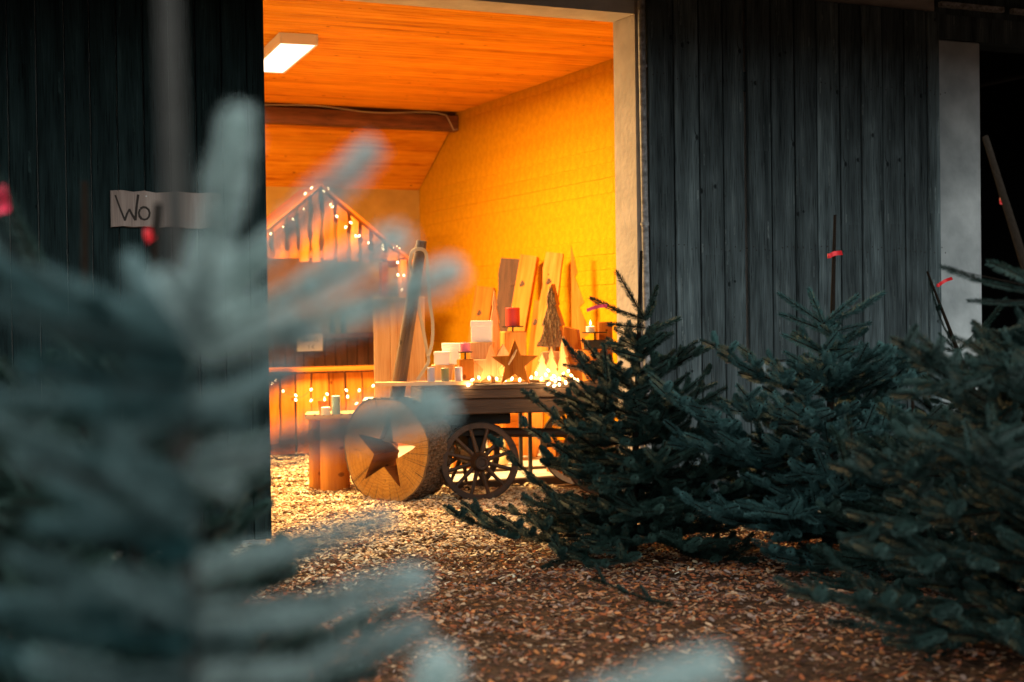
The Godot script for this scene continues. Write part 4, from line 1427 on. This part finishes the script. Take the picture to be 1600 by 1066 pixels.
	box(st, Vector3(0.1, 0.4, 0.06), off(Vector3(0, 0.2, -0.06)), 0.004)
	obj("body", st, M.plankd, kb)
	# heap of string lights among the goods; bulbs behind the star added for light
	var h := []
	for q: Array in [[738, 594, 9.70], [748, 590, 9.92], [757, 588, 10.02], [764, 591, 9.86], [783, 589, 9.93], [822, 588, 9.98], [776, 592, 9.84], [789, 594, 9.80], [800, 592, 9.86], [812, 594, 9.8], [830, 590, 9.86], [838, 584, 9.9], [846, 592, 9.82], [853, 586, 9.88], [857, 579, 9.92], [862, 592, 9.76], [866, 588, 9.8], [868, 595, 9.72], [874, 592, 9.76], [880, 584, 9.9], [888, 580, 9.85], [893, 587, 9.82], [898, 593, 9.76], [903, 595, 9.75], [884, 598, 9.64], [874, 601, 9.63], [866, 603, 9.63], [857, 600, 9.64], [732, 602, 9.62]]:
		var p := at(q[0], q[1], q[2])
		if q[2] > 9.68: p.y = maxf(p.y, 0.787)
		h.append(p)
	string_lights("glowing heap of warm string lights lying among the goods on the wagon, with bulbs added behind the star", h, 0.004, 0.016, M.wire_green)

func white_box(label: String, p: Vector3, s: Vector3, turn: float) -> void:
	var o := thing("white_carton", label, "carton", world(p, turn), "white cartons on the wagon")
	var st := mb()
	box(st, s, off(Vector3(0, s.y * 0.5, 0)), 0.003)
	obj("body", st, M.white_card, o)
	st = mb()
	box(st, Vector3(s.x + 0.004, s.y * 0.28, s.z + 0.004), off(Vector3(0, s.y * 0.865, 0)), 0.003)
	obj("lid", st, M.white_card, o)

func wood_star(label: String, p: Vector3, r: float, inner: float, thick: float, m: Material, turn: float, split: bool) -> void:
	var o := thing("wooden_star", label, "wooden star", world(p, turn), "wooden stars on the wagon")
	var st := mb()
	prism(st, star(r, inner, PI / 2), thick, off(Vector3(0, r * 0.81, thick * 0.5)), 0.003)
	obj("body", st, m, o)
	if split:                                        # a strip of rough bark edge across the upper left
		var b := mb()
		tube(b, [Vector3(-0.045, r * 0.81 - 0.005, thick * 0.5), Vector3(-0.012, r * 0.81 + 0.05, thick * 0.5 + 0.002), Vector3(0.012, r * 0.81 + 0.095, thick * 0.5)], [0.006, 0.009, 0.005], 6, true, 0.25)
		obj("bark_edge", b, M.pale_wood, o)

func cutout(label: String, p: Vector3, steps: int, w: float, h: float, thick: float, m: Material, turn: float, bark := false) -> void:
	var o := thing("wooden_spruce", label, "wooden tree", world(p, turn), "wooden spruce decorations")
	var poly := whole_spruce(steps, w, h, 0.01)
	var st := mb()
	prism(st, poly, thick, off(Vector3(0, 0, thick * 0.5)), 0.0 if bark else 0.003)
	obj("body", st, M.planka if bark else m, o)
	if bark:
		var s2 := mb()
		prism(s2, whole_spruce(steps, w * 0.97, h * 0.985, 0.008), 0.012, off(Vector3(0, 0, thick * 0.5 + 0.0125)), 0.0)
		obj("bark_face", s2, m, o)
		for k in 34:                                  # ridges of bark
			var y := rf(0.05, h * 0.8)
			var half := w * 0.4 * (1.0 - y / h)
			var x := rf(-half, half)
			var rg := mb()
			tube(rg, [Vector3(x, y, 0), Vector3(x + rf(-0.006, 0.006), y + 0.03, 0.004), Vector3(x + rf(-0.006, 0.006), y + rf(0.05, 0.09), 0)], [0.003, 0.007, 0.002], 5, true, 0.3)
			obj("bark_ridge", rg, m, o, off(Vector3(0, 0, thick * 0.5 + 0.0125)))

func flame(p: Vector3, label: String, power: float) -> void:
	var o := thing("candle_flame", label, "flame", world(p))
	var st := mb()
	lathe(st, [Vector2(0, -0.004), Vector2(0.006, 0.002), Vector2(0.008, 0.01), Vector2(0.005, 0.022), Vector2(0, 0.036)], 10)
	obj("flame", st, M.flame_glow, o)
	var l := OmniLight3D.new()
	l.name = "flame_light"
	l.light_energy = power
	l.light_size = 0.008
	l.light_color = lin(1.0, 0.62, 0.26)
	l.omni_range = 12.0
	l.omni_attenuation = 2.0
	l.shadow_enabled = true
	o.add_child(l)
	l.position = Vector3(0, 0.012, 0)

# ---------------------------------------------------------------- log slice, bench, display board, sign
func front_goods() -> void:
	# thick slice of trunk with a star cut through it
	var foot := floor_at(598, 786)
	var R := 0.35
	var D := 0.27
	var o := thing("log_slice", "thick bark-covered log slice standing on edge with a star cut through it", "log slice", world(foot + Vector3(0.02, 0, -0.02), -0.60))
	var n := 100
	var outer := PackedVector2Array()
	var cut := PackedVector2Array()
	var c := Vector2(0, R - 0.012)
	var sp := star(0.27, 0.098, deg_to_rad(10))
	for i in n:
		var a := TAU * i / n
		outer.append(c + Vector2(cos(a), sin(a)) * R * (1.0 + 0.02 * sin(a * 3.0 + 0.5) + 0.012 * sin(a * 7.0) + rf(-0.008, 0.008)))
		# where that direction meets the star
		var hitp := Vector2()
		for k in 10:
			var q = Geometry2D.segment_intersects_segment(Vector2.ZERO, Vector2(cos(a), sin(a)), sp[k], sp[(k + 1) % 10])
			if q != null: hitp = q
		cut.append(c + Vector2(0.0, -0.005) + hitp)
	var face := mb()
	var hole := mb()
	for i in n:
		var j := (i + 1) % n
		for f: float in [0.0, -D]:
			quad(face, Vector3(cut[i].x, cut[i].y, f), Vector3(cut[j].x, cut[j].y, f), Vector3(outer[j].x, outer[j].y, f), Vector3(outer[i].x, outer[i].y, f), Vector3(0, 0, 1.0 if f == 0.0 else -1.0), cut[i], cut[j], outer[j], outer[i])
		var t := cut[j] - cut[i]
		quad(hole, Vector3(cut[i].x, cut[i].y, 0), Vector3(cut[j].x, cut[j].y, 0), Vector3(cut[j].x, cut[j].y, -D), Vector3(cut[i].x, cut[i].y, -D), Vector3(-(cut[i] + cut[j]).x * 0.5 + c.x, -(cut[i] + cut[j]).y * 0.5 + c.y, 0), Vector2(i * 0.02, 0), Vector2(i * 0.02 + t.length(), 0), Vector2(i * 0.02 + t.length(), D), Vector2(i * 0.02, D))
	obj("sawn_face", face, M.log_rings, o)
	obj("star_cut", hole, M.cut_wood, o)
	var bark := mb()
	var rows := 12
	var grid := []
	for r in rows + 1:
		var ring := []
		for i in n:
			var bumpy := 1.0 + (0.0 if r == 0 or r == rows else 0.0) + absf(sin(i * 1.7 + r * 0.6 + sin(i * 0.37) * 4.0)) * 0.03 + rf(0, 0.028)
			var p := c + (outer[i] - c) * bumpy
			ring.append(Vector3(p.x, maxf(p.y, -0.002), -D * r / rows))
		grid.append(ring)
	for r in rows:
		for i in n:
			var j := (i + 1) % n
			var a: Vector3 = grid[r][i]
			var cc := Vector3(a.x - c.x, a.y - c.y, 0)
			quad(bark, a, grid[r][j], grid[r + 1][j], grid[r + 1][i], cc, Vector2(i * 0.02, r * 0.022), Vector2(i * 0.02 + 0.02, r * 0.022), Vector2(i * 0.02 + 0.02, r * 0.022 + 0.022), Vector2(i * 0.02, r * 0.022 + 0.022))
	for e: int in [0, rows]:
		for i in n:
			var j := (i + 1) % n
			quad(bark, grid[e][i], grid[e][j], Vector3(outer[j].x, outer[j].y, -D * e / rows), Vector3(outer[i].x, outer[i].y, -D * e / rows), Vector3(0, 0, 1.0 if e == 0 else -1.0))
	obj("bark", bark, M.bark, o)
	# bench of a plank on upright logs
	var bf := floor_at(523, 770)
	var be := thing("log_bench", "low bench of a plank on peeled upright logs, left of the star log", "bench", world(bf, 0.1))
	for q: Array in [[Vector3(0, 0, -0.1), 0.105, "log"], [Vector3(-0.13, 0, -0.16), 0.055, "log"], [Vector3(0.36, 0, -0.2), 0.09, "log"]]:
		var st := mb()
		lathe(st, [Vector2(0, 0), Vector2(q[1] * 1.02, 0), Vector2(q[1], 0.06), Vector2(q[1] * 0.98, 0.515), Vector2(0, 0.515)], 22, off(q[0]), 0.03)
		obj("log", st, M.log_face, be)
	var pk := mb()
	var poly := PackedVector2Array()
	for i in 13: poly.append(Vector2(-0.2 + 0.75 * i / 12.0, -0.16 + rf(-0.012, 0.012)))
	for i in 13: poly.append(Vector2(0.55 - 0.75 * i / 12.0, 0.16 + rf(-0.012, 0.012)))
	prism(pk, poly, 0.04, Transform3D(Basis(Vector3.RIGHT, -PI / 2), Vector3(0, 0.556, -0.14)), 0.004)
	obj("plank", pk, M.pale_wood, be)
	var top := bf.y + 0.5565
	var spot_on := func(px: float, depth: float) -> Vector3:
		var p := at(px, 640, depth); p.y = top; return p
	candle("pale blue pillar candle on the log bench", spot_on.call(525, 10.2), 0.03, 0.13, M.blue_wax)
	candle("low white candle left of the blue one on the log bench", spot_on.call(509, 10.15), 0.032, 0.055, M.white_wax)
	var gp: Vector3 = spot_on.call(505, 10.32)
	var gl := thing("glass_holder", "orange glass candle holder behind the white candle on the log bench", "candle holder", world(gp))
	var gs := mb()
	lathe(gs, [Vector2(0, 0), Vector2(0.03, 0), Vector2(0.04, 0.09), Vector2(0.037, 0.09), Vector2(0.028, 0.006), Vector2(0, 0.006)], 18)
	obj("cup", gs, M.orange_glass, gl)
	flame(gp + Vector3(0.01, 0.085, 0), "small flame in the orange glass holder on the log bench", 0.004)
	var vp: Vector3 = spot_on.call(577, 10.3)
	var vb := thing("white_bowl", "round white bowl at the right end of the log bench", "bowl", world(vp))
	var vs := mb()
	lathe(vs, [Vector2(0, 0), Vector2(0.03, 0), Vector2(0.05, 0.04), Vector2(0.046, 0.09), Vector2(0.03, 0.11), Vector2(0.026, 0.108), Vector2(0.02, 0.05), Vector2(0, 0.045)], 20)
	obj("body", vs, M.white_enamel, vb)
	# pale display board
	var dz := 10.45
	var a0 := at(583, 465, dz)
	var a1 := at(663, 463, dz)
	var hb := a0.y
	var lowb := at(620, 628, dz).y
	var db := thing("display_board", "tall pale wooden display board behind the raised drawbar", "board", world(Vector3((a0.x + a1.x) * 0.5, 0, -dz + 0.0), 0.05))
	var w := a1.x - a0.x
	for q: Array in [[-w * 0.5, -w * 0.5 + w * 0.32], [-w * 0.5 + w * 0.325, w * 0.5]]:
		var st := mb()
		box(st, Vector3(q[1] - q[0], hb - lowb, 0.03), off(Vector3((q[0] + q[1]) * 0.5, (hb + lowb) * 0.5, 0)), 0.003)
		obj("panel", st, M.pale_wood, db)
	for s: float in [-1.0, 1.0]:
		var st := mb()
		box(st, Vector3(0.03, hb - 0.06, 0.03), off(Vector3(s * w * 0.36, (hb - 0.06) * 0.5, -0.031)), 0.003)
		obj("leg", st, M.wagon_wood, db)
	# hand-lettered plank sign on the left wall
	var s0: Vector3 = hit(172, 298, 2, 0.03)
	var s1: Vector3 = hit(345, 357, 2, 0.03)
	var sw := s1.x - s0.x
	var sh := s0.y - s1.y
	var sg := thing("plank_sign", "weathered wooden sign hand-lettered in dark paint on the black plank wall", "sign", spot(Vector3((s0.x + s1.x) * 0.5, s1.y, 0.03)))
	var ss := mb()
	var sp2 := PackedVector2Array()
	for i in 11: sp2.append(Vector2(-sw * 0.5 + sw * i / 10.0 + (rf(-0.003, 0.003) if i > 0 and i < 10 else 0.0), rf(-0.005, 0.005)))
	for i in 11: sp2.append(Vector2(sw * 0.5 - sw * i / 10.0, sh + rf(-0.006, 0.006)))
	prism(ss, sp2, 0.02, off(Vector3(0, 0, 0.012)), 0.002)
	obj("plank", ss, M.sign_wood, sg)
	var le := mb()
	var q0 := func(x: float, y: float) -> Vector2:               # strokes measured on the sign, 8 units to a pixel
		return Vector2(-sw * 0.5 + (x / 8.0 - 12.0) / 173.0 * sw, sh - (y / 8.0 - 17.5) / 60.0 * sh)
	var strokes := [[Vector2(152, 205), Vector2(205, 370), Vector2(262, 530)], [Vector2(262, 530), Vector2(292, 440), Vector2(320, 385)], [Vector2(320, 385), Vector2(350, 450), Vector2(392, 525)], [Vector2(392, 525), Vector2(408, 360), Vector2(432, 190)], []]
	for i in 12:
		var a := -2.3 + TAU * i / 11.0 * 0.97
		strokes[4].append(Vector2(503 + 68 * cos(a), 435 + 84 * sin(a)))
	for s: Array in strokes:
		for i in s.size() - 1:
			var a: Vector2 = q0.call(s[i].x, s[i].y)
			var b2: Vector2 = q0.call(s[i + 1].x, s[i + 1].y)
			var d := b2 - a
			box(le, Vector3(rf(0.0085, 0.0125), d.length() + 0.004, 0.0012), Transform3D(Basis(Vector3(0, 0, 1), d.angle() - PI / 2), Vector3((a + b2).x * 0.5, (a + b2).y * 0.5, 0.0127 + i * 0.00002)))
	obj("lettering", le, M.ink, sg)
	var nl := mb()
	lathe(nl, [Vector2(0.004, 0), Vector2(0.003, 0.002), Vector2(0, 0.0025)], 8, Transform3D(Basis(Vector3.RIGHT, PI / 2), Vector3(q0.call(532, 205).x, q0.call(532, 205).y, 0.012)))
	obj("nail", nl, M.white_enamel, sg)

# ---------------------------------------------------------------- the trees
func gpt(px: float, depth: float) -> Vector3:
	var p := at(px, 533, depth); p.y = 0.0
	return p

func trees() -> void:
	var green := [Color(0.004, 0.016, 0.012), Color(0.026, 0.056, 0.045)]
	var blue := [Color(0.003, 0.020, 0.019), Color(0.05, 0.115, 0.11)]
	var olive := [Color(0.003, 0.016, 0.0135), Color(0.032, 0.064, 0.055)]
	# beside the opening
	var z := 7.3
	var node := at(1008, 500, z + 0.05)
	spruce("dark green spruce beside the bay opening with a pink ribbon on its upper left shoot", gpt(984, z), at(1002, 392, z + 0.15),
		{"tint": green, "lead": 0.42, "reach": 0.45, "gap": 0.15, "arms": 8, "taper": 1.1, "thick": 1.3, "lead_r": 0.008, "girth": 0.024},
		[[node, at(965, 427, z - 0.08), 0], [node, at(1026, 450, z + 0.05), 0], [node, at(1021, 474, z - 0.12), 0], [node, at(926, 467, z - 0.1), 0], [node + Vector3(0, -0.04, 0), at(955, 507, z - 0.06), 0], [node + Vector3(0, -0.07, 0), at(1058, 499, z + 0.08), 0],
		[at(1005, 545, z), at(952, 537, z - 0.05), 0], [at(1005, 560, z), at(962, 548, z - 0.12), 0], [at(1010, 540, z), at(1034, 522, z - 0.1), 0],
		[at(930, 600, z - 0.1), at(884, 536, z - 0.16), 0], [at(945, 640, z - 0.1), at(945, 545, z - 0.16), 0],
		[at(930, 700, z - 0.1), at(828, 643, z - 0.2), 1], [at(930, 735, z - 0.12), at(808, 678, z - 0.26), 1], [at(900, 800, z - 0.12), at(762, 718, z - 0.3), 1], [at(920, 860, z - 0.15), at(738, 817, z - 0.3), 2], [at(1040, 640, z), at(1110, 590, z + 0.05), 1]])
	ribbon("pink ribbon fluttering from the upper left shoot of the spruce beside the opening", at(946, 478, z - 0.1), at(917, 484, z - 0.12), 0.016, M.pink_ribbon, "")
	# in front of the sliding door
	z = 7.15
	node = at(1287, 506, z)
	spruce("blue-green spruce in front of the sliding door with a tall bare leader", gpt(1288, z), at(1305, 336, z + 0.05),
		{"tint": blue, "lead": 0.62, "reach": 0.58, "gap": 0.17, "arms": 7, "thick": 1.35, "lead_r": 0.007, "girth": 0.028, "taper": 0.95},
		[[node, at(1222, 462, z - 0.05), 0], [node, at(1266, 455, z + 0.05), 0], [node, at(1337, 465, z - 0.03), 0], [node, at(1378, 459, z + 0.1), 0], [node + Vector3(0, -0.03, 0), at(1224, 492, z - 0.12), 0], [node + Vector3(0, -0.035, 0), at(1303, 507, z - 0.2), 0], [node + Vector3(0, -0.05, 0), at(1355, 506, z - 0.05), 0],
		[at(1279, 548, z), at(1228, 525, z - 0.1), 0], [at(1279, 548, z), at(1339, 544, z - 0.12), 0], [at(1279, 556, z), at(1318, 535, z - 0.05), 0], [at(1276, 580, z), at(1230, 552, z - 0.08), 0], [at(1276, 585, z), at(1235, 565, z - 0.2), 0], [at(1276, 575, z), at(1330, 548, z - 0.2), 0],
		[at(1270, 620, z), at(1150, 566, z - 0.1), 2], [at(1280, 610, z), at(1388, 566, z - 0.1), 2], [at(1290, 625, z), at(1432, 588, z - 0.05), 2], [at(1230, 710, z - 0.05), at(1062, 634, z - 0.25), 2], [at(1220, 740, z - 0.1), at(1090, 688, z - 0.3), 2]])
	ribbon("red ribbon tied round the bare leader of the blue-green spruce", at(1296, 400, z + 0.03), at(1316, 394, z + 0.02), 0.022, M.red_ribbon, "")
	# low spruce between the two
	z = 6.5
	spruce("low dark spruce between the blue-green one and the large one at the right", gpt(1450, z), at(1425, 615, z),
		{"tint": green, "lead": 0.12, "reach": 0.42, "gap": 0.17, "arms": 6, "thick": 1.3},
		[[at(1330, 760, z - 0.2), at(1310, 690, z - 0.25), 0], [at(1335, 740, z - 0.2), at(1330, 675, z - 0.25), 0], [at(1330, 720, z - 0.2), at(1325, 655, z - 0.2), 0]])
	# against the pillar
	z = 8.3
	node = at(1497, 549, z)
	spruce("thin leaning spruce in front of the white pillar with a bare crooked leader", gpt(1600, z), at(1449, 424, z),
		{"tint": green, "lead": 0.62, "reach": 0.55, "gap": 0.18, "arms": 6, "thick": 1.2, "lead_r": 0.006},
		[[node, at(1452, 432, z), 0, 0.5, 0.4], [node, at(1570, 470, z), 0], [node, at(1432, 538, z - 0.1), 0, 0.9], [node, at(1470, 523, z + 0.1), 0, 0.95], [at(1506, 575, z), at(1463, 566, z - 0.1), 0]])
	ribbon("dark red ribbon on the crooked leader before the white pillar", at(1466, 446, z), at(1488, 434, z - 0.02), 0.018, M.red_ribbon, "")
	# large one at the right edge
	z = 5.0
	spruce("large grey-green spruce at the right edge leaning towards the barn", gpt(1790, z), at(1540, 214, z + 0.9),
		{"tint": olive, "lead": 0.95, "reach": 0.72, "gap": 0.15, "arms": 8, "thick": 1.3, "lead_r": 0.0125, "girth": 0.034, "taper": 0.8},
		[[at(1640, 455, z + 0.5), at(1476, 418, z + 0.3), 0, 1.0], [at(1660, 470, z + 0.4), at(1519, 470, z + 0.25), 0, 0.95], [at(1645, 450, z + 0.5), at(1552, 412, z + 0.2), 0], 
		[at(1560, 640, z), at(1450, 560, z), 2], [at(1600, 700, z - 0.1), at(1375, 745, z - 0.2), 2], [at(1560, 800, z - 0.2), at(1366, 815, z - 0.3), 2], [at(1560, 950, z - 0.2), at(1300, 912, z - 0.3), 2], [at(1580, 640, z), at(1480, 700, z - 0.3), 2], [at(1600, 1000, z - 0.3), at(1400, 985, z - 0.4), 2], [at(1600, 880, z - 0.3), at(1400, 870, z - 0.4), 2], [at(1620, 560, z), at(1490, 610, z - 0.2), 2], [at(1620, 760, z - 0.3), at(1470, 690, z - 0.5), 2]])
	ribbon("red band round the thick bare leader at the right edge", at(1566, 313, z + 0.83), at(1571, 318, z + 0.8), 0.03, M.red_ribbon, "")
	# two behind the near one, by the left wall
	z = 3.5
	spruce("slim dark spruce at the left before the black plank wall", gpt(118, z), at(132, 284, z),
		{"tint": green, "lead": 0.42, "reach": 0.55, "gap": 0.17, "arms": 6, "thick": 1.25, "lead_r": 0.008}, [])
	z = 2.9
	spruce("dark spruce under the lettered sign with a red band on its leader", gpt(160, z), at(246, 318, z),
		{"tint": green, "lead": 0.30, "reach": 0.36, "gap": 0.16, "arms": 6, "thick": 1.25, "lead_r": 0.008},
		[[at(120, 540, z - 0.1), at(-6, 288, z - 0.3), 0], [at(190, 600, z), at(75, 508, z - 0.2), 0], [at(180, 620, z), at(55, 560, z - 0.2), 0]])
	ribbon("red band on the blurred leader under the lettered sign", at(232, 366, z), at(236, 374, z - 0.01), 0.02, M.red_ribbon, "")
	ribbon("pink ribbon on a shoot tip at the far left edge", at(1, 300, z - 0.29), at(5, 330, z - 0.3), 0.022, M.pink_ribbon, "")
	# the near one, far out of focus
	z = 1.25
	var foot := gpt(318, z)
	var tip := at(258, -140, z + 0.03)
	var t := func(px: float, py: float, dz: float) -> Vector3: return at(px, py, z + dz)
	var near := []
	var bright := 1.0
	for q: Array in [[305, 500, 0, 370, 188, -0.06, 1], [302, 480, 0, 572, 240, 0.02, 1], [302, 535, 0, 614, 374, -0.07, 1], [302, 545, 0, 706, 424, 0, 1], 
		[296, 540, 0, 60, 430, 0.1, 0.12], [296, 560, 0, -20, 470, -0.05, 0.1], [296, 580, 0, -80, 330, 0.15, 0.14], [298, 600, 0, 50, 570, -0.1, 0.1], [300, 520, 0, 205, 410, 0.16, 0.12], [298, 640, 0, -20, 625, 0.05, 0.14],
		[302, 725, 0, 690, 632, -0.03, 1], [304, 640, 0, 450, 580, 0.14, 0.3], [302, 760, 0, -10, 660, 0, 0.16], [300, 790, 0, 40, 710, -0.08, 0.2], [300, 780, 0, 140, 630, 0.12, 0.12], [300, 800, 0, 60, 820, 0.04, 0.08], [300, 800, 0, 200, 730, -0.1, 0.16],
		[304, 890, 0, 600, 812, 0.05, 0.6], [304, 960, 0, 645, 905, -0.05, 0.72], [304, 1000, 0, 500, 945, 0.1, 0.4], [300, 930, 0, 20, 870, 0, 0.12], [300, 960, 0, -30, 940, 0.06, 0.1], [300, 960, 0, 190, 900, -0.1, 0.16],
		[304, 1060, 0, 650, 985, 0.02, 0.7], [300, 870, 0, 90, 760, 0.12, 0.05], [300, 1010, 0, 120, 930, 0.12, 0.06], [302, 1000, 0, 10, 960, 0.1, 0.1], [302, 1070, 0, 60, 1030, -0.08, 0.15], [302, 1080, 0, -40, 1010, 0.05, 0.1],
		[640, 1190, -0.2, 690, 1036, -0.2, 1], [880, 1130, -0.3, 1110, 1042, -0.3, 1]]:
		near.append([t.call(q[0], q[1], q[2]), t.call(q[3], q[4], q[5]), 0, (1.18 if q[6] > 0.9 else 1.0) if q[6] > 0.5 else 0.95, q[6]])  # last value tints sky light into right shoots, self-shade into left ones
	spruce("pale blurred spruce close to the lens, filling the left of the view", foot, tip,
		{"tint": [Color(0.014, 0.066, 0.072), Color(0.56, 0.68, 0.66)], "lead": tip.y - 0.74, "reach": 0.3, "gap": 0.16, "arms": 7, "thick": 1.1, "tip_brightness": 0.1, "lead_r": 0.0085, "girth": 0.017, "mesh": dense_shoot, "stem": M.grey_twig}, near)
	# fallen sprig
	var sp := floor_at(995, 938, 0.02)
	tint_of = green
	var o := thing("spruce_sprig", "fallen green spruce sprig lying on the wood chips before the trees", "sprig", world(sp))
	var a := floor_at(1052, 946, 0.03)
	var b := floor_at(938, 936, 0.04)
	grow(a, b - a, a.distance_to(b), 1, 0.8, 0.12, 0.06)
	needles(o, o.transform.affine_inverse())
